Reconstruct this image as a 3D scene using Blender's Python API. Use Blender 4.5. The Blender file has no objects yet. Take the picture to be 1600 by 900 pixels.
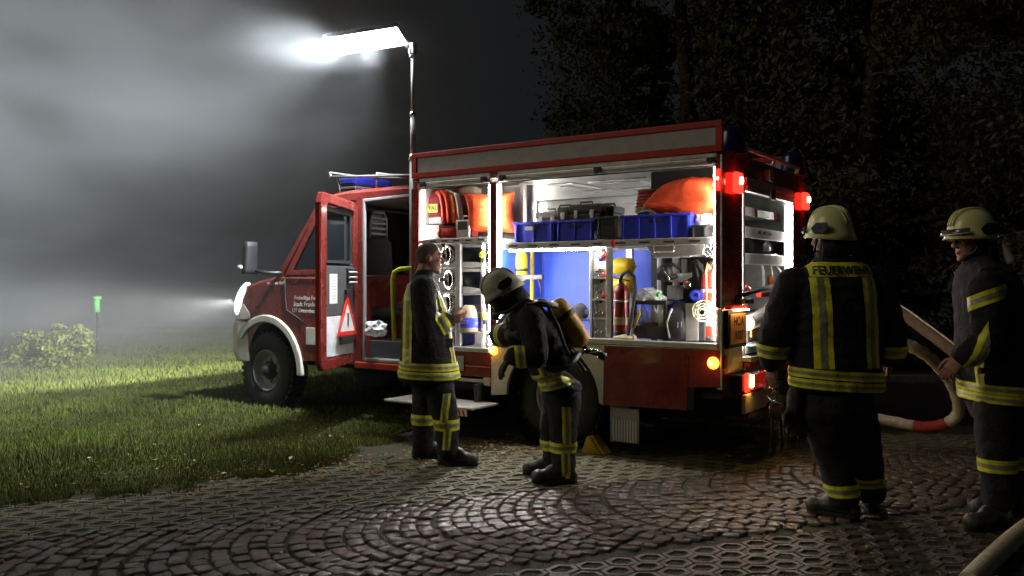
import bpy, bmesh, math, random
import numpy as np
from mathutils import Vector, Matrix, noise
random.seed(7)
rng = np.random.default_rng(11)
SC = bpy.context.scene
COL = SC.collection
R = math.radians
PI = math.pi

# ---------------------------------------------------------------- camera, sky, exposure
FPX, HZ, CAMH = 1330.0, 438.0, 1.42
cd = bpy.data.cameras.new('camera')
cam = bpy.data.objects.new('camera', cd)
COL.objects.link(cam)
cam.location = (0, 0, CAMH)
cam.rotation_euler = (R(90), 0, 0)
cd.sensor_width = 36.0
cd.lens = 36.0 * FPX / 1600.0
cd.shift_y = (HZ - 450.0) / 1600.0
cd.clip_start = 0.05
cd.clip_end = 600
SC.camera = cam

W = bpy.data.worlds.new('World')
SC.world = W
W.use_nodes = True
wn = W.node_tree
wn.nodes['Background'].inputs[0].default_value = (0.85, 0.90, 1.0, 1)
wn.nodes['Background'].inputs[1].default_value = 0.007
# weak warm sun added as fill from the left, lifting people, trees and cobbles
sl = bpy.data.lights.new('fill_sun', 'SUN')
sl.energy = 0.30
sl.angle = R(25)
sl.color = (1.0, .86, .62)
so = bpy.data.objects.new('fill_sun', sl)
COL.objects.link(so)
so.rotation_euler = Vector((.84, .14, -.52)).to_track_quat('-Z', 'Y').to_euler()
SC.view_settings.view_transform = 'Standard'
SC.view_settings.look = 'None'
SC.view_settings.exposure = 0.55
SC.view_settings.gamma = 1.0
cy = SC.cycles
cy.use_denoising = True
cy.max_bounces = 6
cy.diffuse_bounces = 3
cy.glossy_bounces = 3
cy.transmission_bounces = 6
cy.transparent_max_bounces = 12
cy.volume_bounces = 1
cy.volume_step_rate = 2.0
cy.volume_max_steps = 96
cy.sample_clamp_indirect = 4.0
cy.use_light_tree = True
cy.blur_glossy = 0.5
cy.caustics_reflective = False
cy.caustics_refractive = False

# ---------------------------------------------------------------- materials
def mat(name, rgb, rough=0.5, metal=0.0, var=0.0, vscale=8.0, bump=0.0, bscale=40.0, emis=None, estr=0.0,
        rgb2=None, spec=0.5, coat=0.0, trans=0.0, alpha=1.0, rvar=0.0, detail=4.0):
    m = bpy.data.materials.new(name)
    m.use_nodes = True
    nt = m.node_tree
    b = nt.nodes['Principled BSDF']
    b.inputs['Base Color'].default_value = (*rgb, 1)
    b.inputs['Roughness'].default_value = rough
    b.inputs['Metallic'].default_value = metal
    b.inputs['Specular IOR Level'].default_value = spec
    b.inputs['Coat Weight'].default_value = coat
    b.inputs['Coat Roughness'].default_value = 0.08
    b.inputs['Transmission Weight'].default_value = trans
    b.inputs['Alpha'].default_value = alpha
    if emis:
        b.inputs['Emission Color'].default_value = (*emis, 1)
        b.inputs['Emission Strength'].default_value = estr
    tc = None
    if var > 0 or bump > 0 or rvar > 0:
        tc = nt.nodes.new('ShaderNodeTexCoord')
    if var > 0 or rvar > 0:
        n = nt.nodes.new('ShaderNodeTexNoise')
        n.inputs['Scale'].default_value = vscale
        n.inputs['Detail'].default_value = detail
        n.inputs['Roughness'].default_value = 0.65
        nt.links.new(tc.outputs['Object'], n.inputs['Vector'])
    if var > 0:
        r = nt.nodes.new('ShaderNodeValToRGB')
        lo = rgb2 if rgb2 else tuple(max(0, c * (1 - var)) for c in rgb)
        hi = rgb if rgb2 else tuple(min(1, c * (1 + var * 0.6)) for c in rgb)
        r.color_ramp.elements[0].position = 0.32
        r.color_ramp.elements[1].position = 0.68
        r.color_ramp.elements[0].color = (*lo, 1)
        r.color_ramp.elements[1].color = (*hi, 1)
        nt.links.new(n.outputs['Fac'], r.inputs['Fac'])
        nt.links.new(r.outputs['Color'], b.inputs['Base Color'])
    if rvar > 0:
        mr = nt.nodes.new('ShaderNodeMapRange')
        mr.inputs['From Min'].default_value = 0.3
        mr.inputs['From Max'].default_value = 0.7
        mr.inputs['To Min'].default_value = max(0.02, rough - rvar)
        mr.inputs['To Max'].default_value = min(1, rough + rvar)
        nt.links.new(n.outputs['Fac'], mr.inputs['Value'])
        nt.links.new(mr.outputs['Result'], b.inputs['Roughness'])
    if bump > 0:
        n2 = nt.nodes.new('ShaderNodeTexNoise')
        n2.inputs['Scale'].default_value = bscale
        n2.inputs['Detail'].default_value = 5.0
        nt.links.new(tc.outputs['Object'], n2.inputs['Vector'])
        bp = nt.nodes.new('ShaderNodeBump')
        bp.inputs['Strength'].default_value = bump
        bp.inputs['Distance'].default_value = 0.02
        nt.links.new(n2.outputs['Fac'], bp.inputs['Height'])
        nt.links.new(bp.outputs['Normal'], b.inputs['Normal'])
    return m

M = {}
def dm(k, *a, **kw):
    M[k] = mat(k, *a, **kw)
dm('red_paint', (0.18, 0.025, 0.019), 0.28, var=0.18, vscale=3, coat=0.5, rvar=0.1, bump=0.05, bscale=6)
dm('red_edge', (0.42, 0.03, 0.02), 0.35, var=0.15, vscale=5)
dm('cream_paint', (0.60, 0.57, 0.49), 0.45, var=0.2, vscale=6, rvar=0.1)
dm('white_paint', (0.72, 0.72, 0.70), 0.45, var=0.12, vscale=7)
dm('grey_panel', (0.36, 0.35, 0.34), 0.5, var=0.15, vscale=9)
dm('aluminium', (0.62, 0.62, 0.60), 0.38, metal=0.75, var=0.15, vscale=14, rvar=0.1)
dm('alu_matt', (0.50, 0.50, 0.49), 0.5, metal=0.3, var=0.2, vscale=9)
dm('chrome', (0.80, 0.80, 0.80), 0.14, metal=1.0, rvar=0.06, vscale=20)
dm('black_plastic', (0.022, 0.022, 0.024), 0.45, var=0.3, vscale=18, bump=0.15, bscale=80)
dm('black_trim', (0.012, 0.012, 0.013), 0.6, var=0.3)
dm('rubber', (0.016, 0.016, 0.016), 0.75, var=0.4, vscale=25, bump=0.3, bscale=60)
dm('seat_cloth', (0.022, 0.022, 0.025), 0.9, var=0.3, vscale=60, bump=0.3, bscale=250)
dm('glass_dark', (0.012, 0.014, 0.016), 0.06, spec=0.6, rvar=0.03, var=0.2)
dm('clear_glass', (0.9, 0.95, 0.95), 0.03, trans=1.0)
dm('cab_lining', (0.06, 0.06, 0.062), 0.7, var=0.25, vscale=12)
dm('interior_wall', (0.50, 0.50, 0.49), 0.42, metal=0.35, var=0.12, vscale=10)
dm('ceiling_panel', (0.42, 0.42, 0.40), 0.45, metal=0.3, var=0.2, vscale=5)
dm('blue_plastic', (0.035, 0.055, 0.66), 0.38, var=0.2, vscale=10)
dm('blue_dark', (0.014, 0.022, 0.26), 0.4, var=0.2, vscale=10)
dm('blue_sheet', (0.035, 0.09, 0.62), 0.5, var=0.16, vscale=4)
dm('orange_fabric', (0.80, 0.075, 0.012), 0.75, var=0.22, vscale=9, bump=0.35, bscale=22)
dm('red_fabric', (0.55, 0.03, 0.02), 0.8, var=0.3, vscale=12, bump=0.3, bscale=30)
dm('maroon_fabric', (0.16, 0.012, 0.014), 0.85, var=0.3, vscale=12, bump=0.3, bscale=30)
dm('signal_red', (0.62, 0.02, 0.012), 0.3, var=0.12, vscale=9, coat=0.4)
dm('dark_red', (0.22, 0.012, 0.012), 0.32, var=0.2, vscale=9, coat=0.3)
dm('yellow_paint', (0.72, 0.50, 0.02), 0.4, var=0.15, vscale=8)
dm('ochre_paint', (0.62, 0.36, 0.03), 0.45, var=0.3, vscale=10, bump=0.12, bscale=30)
dm('lime', (0.62, 0.72, 0.02), 0.55, var=0.15, vscale=30)
dm('lime_stripe', (0.84, 0.87, 0.05), 0.5, var=0.22, vscale=25, bump=0.2, bscale=60)
dm('silver_stripe', (0.36, 0.35, 0.27), 0.38, metal=0.2, var=0.25, vscale=30, bump=0.2, bscale=60)
dm('turnout_cloth', (0.013, 0.0125, 0.017), 0.88, var=0.4, vscale=14, bump=0.5, bscale=55)
dm('trouser_cloth', (0.015, 0.0145, 0.020), 0.88, var=0.4, vscale=14, bump=0.5, bscale=55)
dm('boot_leather', (0.035, 0.033, 0.032), 0.42, var=0.5, vscale=20, bump=0.3, bscale=50)
dm('boot_toe', (0.07, 0.068, 0.065), 0.5, var=0.4, vscale=30, bump=0.2, bscale=80)
dm('skin', (0.42, 0.22, 0.15), 0.5, var=0.18, vscale=30, bump=0.12, bscale=180)
dm('lips', (0.32, 0.12, 0.09), 0.45, var=0.2, vscale=60)
dm('hair', (0.15, 0.115, 0.09), 0.8, var=0.4, vscale=120, bump=0.8, bscale=220)
dm('eye_white', (0.6, 0.58, 0.55), 0.2, var=0.1)
dm('iris', (0.03, 0.025, 0.02), 0.15, var=0.1)
dm('glove_cloth', (0.05, 0.042, 0.036), 0.85, var=0.4, vscale=30, bump=0.5, bscale=80)
dm('glove_grey', (0.15, 0.135, 0.12), 0.85, var=0.35, vscale=30, bump=0.5, bscale=80)
dm('helmet_shell', (0.70, 0.73, 0.34), 0.32, var=0.12, vscale=9, coat=0.2)
dm('helmet_grey', (0.47, 0.48, 0.36), 0.55, var=0.35, vscale=11, bump=0.15, bscale=25)
dm('visor', (0.10, 0.09, 0.07), 0.08, spec=0.7, var=0.3)
dm('hose_white', (0.70, 0.64, 0.48), 0.8, var=0.25, vscale=18, bump=0.5, bscale=130)
dm('hose_dark', (0.055, 0.040, 0.030), 0.8, var=0.4, vscale=18, bump=0.4, bscale=130)
dm('hose_tan', (0.13, 0.090, 0.060), 0.8, var=0.3, vscale=18, bump=0.5, bscale=130)
dm('olive_band', (0.34, 0.30, 0.05), 0.7, var=0.15)
dm('rack_grey', (0.16, 0.16, 0.16), 0.5, metal=0.4, var=0.2)
dm('hose_red', (0.42, 0.045, 0.03), 0.75, var=0.25, vscale=18, bump=0.4, bscale=130)
dm('paper', (0.72, 0.72, 0.70), 0.8, var=0.06, vscale=40)
dm('ink', (0.02, 0.02, 0.02), 0.6, var=0.1)
dm('letter_white', (0.62, 0.60, 0.58), 0.5, var=0.1)
dm('plate_amber', (0.62, 0.30, 0.07), 0.45, var=0.12, vscale=20)
dm('card_white', (0.66, 0.66, 0.64), 0.6, var=0.08, vscale=12)
dm('box_grey', (0.33, 0.34, 0.34), 0.55, var=0.2, vscale=14)
dm('wicker_red', (0.40, 0.05, 0.05), 0.7, var=0.35, vscale=60, bump=0.5, bscale=90)
dm('sack', (0.46, 0.38, 0.26), 0.85, var=0.3, vscale=10, bump=0.5, bscale=24)
dm('poly_film', (0.78, 0.80, 0.80), 0.22, var=0.12, vscale=16, bump=0.6, bscale=18, alpha=0.72)
dm('bottle_plastic', (0.72, 0.78, 0.74), 0.12, var=0.2, vscale=12, alpha=0.55)
dm('bottle_green', (0.06, 0.50, 0.09), 0.2, var=0.2, alpha=0.9)
dm('water', (0.80, 0.86, 0.86), 0.06, alpha=0.13, spec=0.8, bump=0.5, bscale=40, var=0.1)
dm('orange_plastic', (0.75, 0.14, 0.02), 0.4, var=0.1)
dm('blue_lens', (0.004, 0.007, 0.075), 0.25, coat=0.1, var=0.2, vscale=12)
dm('granite', (0.130, 0.108, 0.088), 0.19, var=0.6, vscale=70, bump=0.4, bscale=70, rvar=0.16)
dm('granite_pale', (0.18, 0.150, 0.122), 0.20, var=0.5, vscale=70, bump=0.4, bscale=70, rvar=0.16)
dm('granite_rose', (0.15, 0.098, 0.074), 0.19, var=0.5, vscale=70, bump=0.4, bscale=70, rvar=0.16)
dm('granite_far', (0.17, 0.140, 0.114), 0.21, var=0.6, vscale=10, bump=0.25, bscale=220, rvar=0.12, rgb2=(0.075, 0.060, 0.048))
dm('shaded_wet_paver', (0.088, 0.074, 0.053), 0.40, var=0.45, vscale=7, bump=0.5, bscale=90, rvar=0.18)  # wet brown concrete; shade over the near bed put into its darker tone
dm('concrete_paver', (0.165, 0.155, 0.090), 0.50, var=0.35, vscale=16, bump=0.6, bscale=90, rvar=0.15)
dm('joint_soil', (0.048, 0.046, 0.022), 0.8, var=0.5, vscale=40, bump=1.0, bscale=70)
dm('dirt', (0.050, 0.043, 0.034), 0.6, var=0.55, vscale=9, bump=1.0, bscale=38, rgb2=(0.022, 0.018, 0.012))
dm('lawn_soil', (0.075, 0.075, 0.025), 0.95, spec=0.05, var=0.5, vscale=3, bump=1.0, bscale=60, rgb2=(0.028, 0.034, 0.014))
dm('asphalt', (0.050, 0.052, 0.056), 0.55, var=0.35, vscale=30, bump=0.5, bscale=160, rvar=0.15)
dm('road_grey', (0.085, 0.090, 0.095), 0.6, var=0.3, vscale=10, bump=0.4, bscale=120)
dm('kerb_stone', (0.30, 0.29, 0.26), 0.7, var=0.3, vscale=14, bump=0.5, bscale=60)
dm('bark', (0.06, 0.045, 0.032), 0.9, var=0.5, vscale=14, bump=1.0, bscale=25)
dm('foliage', (0.085, 0.085, 0.050), 0.85, spec=0.12, var=0.5, vscale=1.6, rgb2=(0.05, 0.052, 0.030))
dm('foliage_pale', (0.12, 0.12, 0.075), 0.85, spec=0.12, var=0.5, vscale=2.2, rgb2=(0.06, 0.062, 0.036))
dm('shrub_leaf', (0.24, 0.25, 0.035), 0.55, var=0.5, vscale=9, rgb2=(0.07, 0.09, 0.02))
dm('leaf_brown', (0.34, 0.20, 0.07), 0.65, var=0.4, vscale=30)
dm('leaf_pale', (0.46, 0.38, 0.22), 0.65, var=0.4, vscale=30)
dm('post_green', (0.20, 0.72, 0.16), 0.45, var=0.1)
dm('led_strip', (0.9, 0.9, 0.88), 0.4, emis=(1.0, 0.97, 0.88), estr=120)
dm('bay_strip', (0.9, 0.9, 0.88), 0.4, emis=(1.0, 0.97, 0.88), estr=50)
dm('dim_strip', (0.9, 0.9, 0.88), 0.4, emis=(1.0, 0.97, 0.88), estr=30)
dm('cab_light', (0.8, 0.8, 0.8), 0.4, emis=(1.0, 0.95, 0.85), estr=16)
dm('plate_light', (0.8, 0.6, 0.4), 0.4, emis=(1.0, 0.55, 0.22), estr=14)
dm('flood_lens', (0.9, 0.9, 0.9), 0.3, emis=(0.93, 0.97, 1.0), estr=22)
dm('amber_lens', (0.7, 0.25, 0.02), 0.25, emis=(1.0, 0.33, 0.02), estr=5)
dm('amber_dim', (0.6, 0.20, 0.02), 0.25, emis=(1.0, 0.30, 0.02), estr=0.6)
dm('amber_core', (0.9, 0.5, 0.05), 0.25, emis=(1.0, 0.62, 0.10), estr=40)
dm('red_lens', (0.6, 0.01, 0.01), 0.2, emis=(1.0, 0.015, 0.008), estr=4.5)
dm('red_core', (0.8, 0.05, 0.03), 0.2, emis=(1.0, 0.10, 0.05), estr=60)
dm('red_lens_dim', (0.5, 0.03, 0.03), 0.18, emis=(1.0, 0.03, 0.02), estr=0.12)
dm('head_lens', (0.85, 0.88, 0.9), 0.15, emis=(0.9, 0.95, 1.0), estr=2.2)

# grass blade colour varies per place
def grass_mat():
    m = mat('grass_blade', (0.135, 0.165, 0.030), 0.8, var=0.6, vscale=1.1, rgb2=(0.08, 0.085, 0.026))
    m.node_tree.nodes['Principled BSDF'].inputs['Specular IOR Level'].default_value = 0.2
    return m
M['grass_blade'] = grass_mat()

# diamond tread plate: raised lozenges as relief
def tread():
    m = mat('tread_plate', (0.55, 0.55, 0.54), 0.36, metal=0.6, var=0.15, vscale=12)
    nt = m.node_tree
    tc = nt.nodes.new('ShaderNodeTexCoord')
    mp = nt.nodes.new('ShaderNodeMapping')
    mp.inputs['Rotation'].default_value = (R(45), R(45), R(45))
    v = nt.nodes.new('ShaderNodeTexChecker')
    v.inputs['Scale'].default_value = 55
    bp = nt.nodes.new('ShaderNodeBump')
    bp.inputs['Strength'].default_value = 0.8
    bp.inputs['Distance'].default_value = 0.004
    nt.links.new(tc.outputs['Object'], mp.inputs['Vector'])
    nt.links.new(mp.outputs['Vector'], v.inputs['Vector'])
    nt.links.new(v.outputs['Fac'], bp.inputs['Height'])
    nt.links.new(bp.outputs['Normal'], nt.nodes['Principled BSDF'].inputs['Normal'])
    return m
M['tread_plate'] = tread()

# ---------------------------------------------------------------- mesh helpers
def frame(d):
    d = Vector(d).normalized()
    a = Vector((0, 0, 1)) if abs(d.z) < 0.9 else Vector((1, 0, 0))
    x = d.cross(a).normalized()
    return x, d.cross(x).normalized(), d

class MB:
    def __init__(s):
        s.v, s.f, s.sm = [], [], []
    def add(s, vs, fs, smooth=False):
        o = len(s.v)
        s.v += [tuple(v) for v in vs]
        s.f += [tuple(i + o for i in f) for f in fs]
        s.sm += [smooth] * len(fs)
        return s
    def box(s, a, b):
        x0, y0, z0 = a
        x1, y1, z1 = b
        return s.add([(x0, y0, z0), (x1, y0, z0), (x1, y1, z0), (x0, y1, z0), (x0, y0, z1), (x1, y0, z1), (x1, y1, z1), (x0, y1, z1)],
                     [(0, 3, 2, 1), (4, 5, 6, 7), (0, 1, 5, 4), (1, 2, 6, 5), (2, 3, 7, 6), (3, 0, 4, 7)])
    def obox(s, c, ex, ey, ez):
        c, ex, ey, ez = map(Vector, (c, ex, ey, ez))
        vs = [c + sx * ex + sy * ey + sz * ez for sz in (-1, 1) for sx, sy in ((-1, -1), (1, -1), (1, 1), (-1, 1))]
        return s.add(vs, [(0, 3, 2, 1), (4, 5, 6, 7), (0, 1, 5, 4), (1, 2, 6, 5), (2, 3, 7, 6), (3, 0, 4, 7)])
    def cyl(s, p0, p1, r0, r1=None, n=16, caps=True):
        r1 = r0 if r1 is None else r1
        p0, p1 = Vector(p0), Vector(p1)
        x, y, d = frame(p1 - p0)
        vs = []
        for p, r in ((p0, r0), (p1, r1)):
            vs += [p + r * (math.cos(2 * PI * i / n) * x + math.sin(2 * PI * i / n) * y) for i in range(n)]
        s.add(vs, [(i, (i + 1) % n, n + (i + 1) % n, n + i) for i in range(n)], True)
        if caps:
            o = len(s.v) - 2 * n
            s.f += [tuple(o + i for i in reversed(range(n))), tuple(o + n + i for i in range(n))]
            s.sm += [False, False]
        return s
    def tube(s, pts, r, n=8, closed=False):
        pts = [Vector(p) for p in pts]
        k = len(pts)
        rs = r if isinstance(r, (list, tuple)) else [r] * k
        vs = []
        x = None
        for i, p in enumerate(pts):
            if closed:
                d = pts[(i + 1) % k] - pts[i - 1]
            else:
                d = pts[min(i + 1, k - 1)] - pts[max(i - 1, 0)]
            d.normalize()
            if x is None:
                x = frame(d)[0]
            x = (x - d * x.dot(d)).normalized()
            y = d.cross(x)
            vs += [p + rs[i] * (math.cos(2 * PI * j / n) * x + math.sin(2 * PI * j / n) * y) for j in range(n)]
        fs = []
        for i in range(k if closed else k - 1):
            a, b = i * n, ((i + 1) % k) * n
            fs += [(a + j, a + (j + 1) % n, b + (j + 1) % n, b + j) for j in range(n)]
        s.add(vs, fs, True)
        if not closed:
            o = len(s.v) - k * n
            s.f += [tuple(o + j for j in reversed(range(n))), tuple(o + (k - 1) * n + j for j in range(n))]
            s.sm += [False, False]
        return s
    def ell(s, c, r, n=14, m=9, axes=None):
        c = Vector(c)
        r = (r, r, r) if isinstance(r, (int, float)) else r
        X, Y, Z = axes if axes else (Vector((1, 0, 0)), Vector((0, 1, 0)), Vector((0, 0, 1)))
        vs = [c + Z * r[2]]
        for i in range(1, m):
            t = PI * i / m
            vs += [c + math.sin(t) * (math.cos(2 * PI * j / n) * r[0] * X + math.sin(2 * PI * j / n) * r[1] * Y) + math.cos(t) * r[2] * Z for j in range(n)]
        vs.append(c - Z * r[2])
        fs = [(0, 1 + (j + 1) % n, 1 + j)[::-1] for j in range(n)]
        for i in range(m - 2):
            a, b = 1 + i * n, 1 + (i + 1) * n
            fs += [(a + j, b + j, b + (j + 1) % n, a + (j + 1) % n) for j in range(n)]
        l = len(vs) - 1
        a = 1 + (m - 2) * n
        fs += [(a + j, l, a + (j + 1) % n) for j in range(n)]
        return s.add(vs, fs, True)
    def cap(s, p0, p1, r0, r1=None, n=12):
        r1 = r0 if r1 is None else r1
        s.cyl(p0, p1, r0, r1, n)
        s.ell(p0, r0, n, 7)
        return s.ell(p1, r1, n, 7)
    def prism(s, poly, off):
        off = Vector(off)
        k = len(poly)
        vs = [Vector(p) for p in poly] + [Vector(p) + off for p in poly]
        fs = [tuple(range(k)), tuple(reversed(range(k, 2 * k)))]
        fs += [(i, k + i, k + (i + 1) % k, (i + 1) % k) for i in range(k)]
        return s.add(vs, fs)
    def ring(s, outer, inner, off):
        off = Vector(off)
        k = len(outer)
        A = [Vector(p) for p in outer]
        B = [Vector(p) for p in inner]
        vs = A + B + [p + off for p in A] + [p + off for p in B]
        fs = []
        for i in range(k):
            j = (i + 1) % k
            fs += [(i, j, k + j, k + i), (2 * k + i, 3 * k + i, 3 * k + j, 2 * k + j), (i, 2 * k + i, 2 * k + j, j), (k + i, k + j, 3 * k + j, 3 * k + i)]
        return s.add(vs, fs)
    def lathe(s, c, axis, prof, n=20):
        c = Vector(c)
        x, y, d = frame(axis)
        k = len(prof)
        vs = []
        for r, h in prof:
            vs += [c + d * h + max(r, 1e-4) * (math.cos(2 * PI * i / n) * x + math.sin(2 * PI * i / n) * y) for i in range(n)]
        fs = []
        for i in range(k - 1):
            fs += [(i * n + j, i * n + (j + 1) % n, (i + 1) * n + (j + 1) % n, (i + 1) * n + j) for j in range(n)]
        return s.add(vs, fs, True)
    def loft(s, secs, n=20, power=2.0):
        # secs: (centre, half width vector, half depth vector)
        vs = []
        for c, A, B in secs:
            c, A, B = Vector(c), Vector(A), Vector(B)
            for i in range(n):
                t = 2 * PI * i / n
                ct, st = math.cos(t), math.sin(t)
                vs.append(c + A * math.copysign(abs(ct) ** (2 / power), ct) + B * math.copysign(abs(st) ** (2 / power), st))
        k = len(secs)
        fs = []
        for i in range(k - 1):
            a, b = i * n, (i + 1) * n
            fs += [(a + j, a + (j + 1) % n, b + (j + 1) % n, b + j) for j in range(n)]
        s.add(vs, fs, True)
        o = len(s.v) - k * n
        s.f += [tuple(o + j for j in reversed(range(n))), tuple(o + (k - 1) * n + j for j in range(n))]
        s.sm += [True, True]
        return s

YAW = math.atan2(-0.566, 0.824)
def TW(u, v, z):
    return Vector((1.566 - 0.824 * u + 0.566 * v, 6.35 + 0.566 * u + 0.824 * v, z))
def P(x, y, v=0.0):                                 # photo pixel on the plane at depth v of the vehicle
    r = (x - 800) / FPX
    u = (1.566 + .566 * v - r * (6.35 + .824 * v)) / (.824 + r * .566)
    d = 6.35 + .566 * u + .824 * v
    return Vector((u, v, CAMH + (HZ - y) * d / FPX))
def Q(x, y, u=0.0):                                 # the same on a plane across the vehicle
    r = (x - 800) / FPX
    v = (1.566 - .824 * u - r * (6.35 + .566 * u)) / (r * .824 - .566)
    d = 6.35 + .566 * u + .824 * v
    return Vector((u, v, CAMH + (HZ - y) * d / FPX))
def G(x, y):                                        # a point of the ground
    d = CAMH * FPX / (y - HZ)
    return Vector(((x - 800) / FPX * d, d, 0))

ORG = {}
def to_mesh(name, mb, T, flip):
    me = bpy.data.meshes.new(name)
    me.from_pydata([T(Vector(v)) for v in mb.v], [], mb.f)
    me.polygons.foreach_set('use_smooth', mb.sm)
    bm = bmesh.new()
    bm.from_mesh(me)
    bmesh.ops.recalc_face_normals(bm, faces=bm.faces)
    bm.to_mesh(me)
    bm.free()
    return me
def mapper(mode, org):
    org = Vector(org)
    if mode == 'T':
        return lambda p: (-(p.x - org.x), p.y - org.y, p.z - org.z)
    return lambda p: tuple(p - org)
def tag(o, label, cat, group=None):
    o['label'] = label
    o['category'] = cat
    if group:
        o['group'] = group
    return o
def thing(name, label, cat, org, mode='T', group=None):
    o = bpy.data.objects.new(name, None)
    o.empty_display_size = 0.1
    COL.objects.link(o)
    org = Vector(org)
    if mode == 'T':
        o.location = TW(*org)
        o.rotation_euler = (0, 0, YAW)
    else:
        o.location = org
    ORG[o.name] = (mode, org)
    return tag(o, label, cat, group)
def fin(o, m, bevel, solid=0):
    if isinstance(m, str):
        m = M[m]
    o.data.materials.append(m)
    if solid:
        md = o.modifiers.new('solidify', 'SOLIDIFY')
        md.thickness = solid
    if bevel:
        md = o.modifiers.new('bevel', 'BEVEL')
        md.width = bevel
        md.segments = 2
        md.limit_method = 'ANGLE'
        md.angle_limit = R(40)
    return o
def part(name, mb, m, parent, bevel=0.0, label=None, solid=0):
    mode, org = ORG[parent.name]
    me = mb if isinstance(mb, bpy.types.Mesh) else to_mesh(name, mb, mapper(mode, org), mode == 'T')
    o = bpy.data.objects.new(name, me)
    COL.objects.link(o)
    o.parent = parent
    ORG[o.name] = (mode, org)
    if label:
        o['label'] = label
    return fin(o, m, bevel, solid)
def solo(name, mb, m, label, cat, org, mode='T', group=None, bevel=0.0, solid=0):
    me = to_mesh(name, mb, mapper(mode, org), mode == 'T')
    o = bpy.data.objects.new(name, me)
    COL.objects.link(o)
    if mode == 'T':
        o.location = TW(*org)
        o.rotation_euler = (0, 0, YAW)
    else:
        o.location = org
    ORG[o.name] = (mode, Vector(org))
    tag(o, label, cat, group)
    return fin(o, m, bevel, solid)
def struct(name, mb, m, kind='structure', bevel=0.0):
    me = to_mesh(name, mb, mapper('W', (0, 0, 0)), False)
    o = bpy.data.objects.new(name, me)
    COL.objects.link(o)
    o['kind'] = kind
    ORG[o.name] = ('W', Vector((0, 0, 0)))
    return fin(o, m, bevel)
def np_mesh(name, co, faces_n, m):
    # co: (faces, corners, 3) array of separate polygons
    F, K, _ = co.shape
    me = bpy.data.meshes.new(name)
    me.vertices.add(F * K)
    me.vertices.foreach_set('co', co.astype(np.float32).ravel())
    me.loops.add(F * K)
    me.loops.foreach_set('vertex_index', np.arange(F * K, dtype=np.int32))
    me.polygons.add(F)
    me.polygons.foreach_set('loop_start', np.arange(0, F * K, K, dtype=np.int32))
    me.polygons.foreach_set('loop_total', np.full(F, K, dtype=np.int32))
    me.update()
    me.validate()
    me.materials.append(M[m] if isinstance(m, str) else m)
    return me
def text_mesh(s, size, bold=0.0, sx=1.0):
    c = bpy.data.curves.new('t', 'FONT')
    c.body = s
    c.size = size
    c.align_x = 'CENTER'
    c.align_y = 'CENTER'
    c.offset = bold
    c.extrude = 0.0006
    c.resolution_u = 3
    o = bpy.data.objects.new('t', c)
    COL.objects.link(o)
    dg = bpy.context.evaluated_depsgraph_get()
    me = bpy.data.meshes.new_from_object(o.evaluated_get(dg))
    bpy.data.objects.remove(o)
    bpy.data.curves.remove(c)
    for v in me.vertices:
        v.co.x *= sx
    return me
def put_text(name, s, size, m, parent, c, right, up, bold=0.0, sx=1.0, label=None):
    # c, right, up in the parent's authoring frame
    mode, org = ORG[parent.name]
    T = mapper(mode, org)
    me = text_mesh(s, size, bold, sx)
    me.name = name
    c, right, up = Vector(c), Vector(right).normalized(), Vector(up).normalized()
    nn = right.cross(up) if mode == 'W' else -right.cross(up)
    for v in me.vertices:
        p = c + right * v.co.x + up * v.co.y + nn * v.co.z
        v.co = T(p)
    return part(name, me, m, parent, label=label)

# ================================================================ the setting: ground, paving, lawn, road
def inpoly(x, y, poly):
    c = np.zeros(len(x), bool)
    n = len(poly)
    for i in range(n):
        x0, y0 = poly[i]
        x1, y1 = poly[i - 1]
        hit = ((y0 > y) != (y1 > y)) & (x < (x1 - x0) * (y - y0) / (y1 - y0 + 1e-12) + x0)
        c ^= hit
    return c
LAWN = [(-70, 4.9), (-3.6, 5.42), (-3.0, 5.62), (-2.4, 5.84), (-2.0, 6.16), (-1.72, 6.32), (-1.5, 6.72), (-1.42, 7.1), (-1.22, 7.5), (-1.05, 8.0),
        (-0.5, 8.9), (0.4, 10.2), (2.2, 13.5), (3.0, 120), (-70, 120)]
struct('ground', MB().add([(-300, -60, -.022), (300, -60, -.022), (300, 500, -.022), (-300, 500, -.022)], [(0, 1, 2, 3)]), 'dirt')
struct('lawn', MB().add([(x, y, -.006) for x, y in LAWN], [tuple(range(len(LAWN)))]), 'lawn_soil')
struct('road', MB().add([(3.4, 8.75, -.010), (60, 6.2, -.010), (60, 11.62, -.010), (3.0, 11.62, -.010)], [(0, 1, 2, 3)]), 'asphalt')
struct('road_verge', MB().add([(3.0, 11.84, .09), (60, 11.84, .09), (60, 34, .09), (3.0, 34, .09)], [(0, 1, 2, 3)]), 'road_grey')
kerb = struct('kerb', MB().box((3.0, 11.64, -.02), (60, 11.83, .02)), 'kerb_stone')
kme = to_mesh('kerb_stone', MB().box((0.006, 11.62, .021), (.994, 11.82, .112)), mapper('W', (0, 0, 0)), False)
kme.materials.append(M['kerb_stone'])
for i in range(14):
    k = bpy.data.objects.new('kerb_stone', kme)
    COL.objects.link(k)
    k.parent = kerb
    k.location = (3.0 + i, random.uniform(-.006, .006), random.uniform(-.004, .004))

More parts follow.
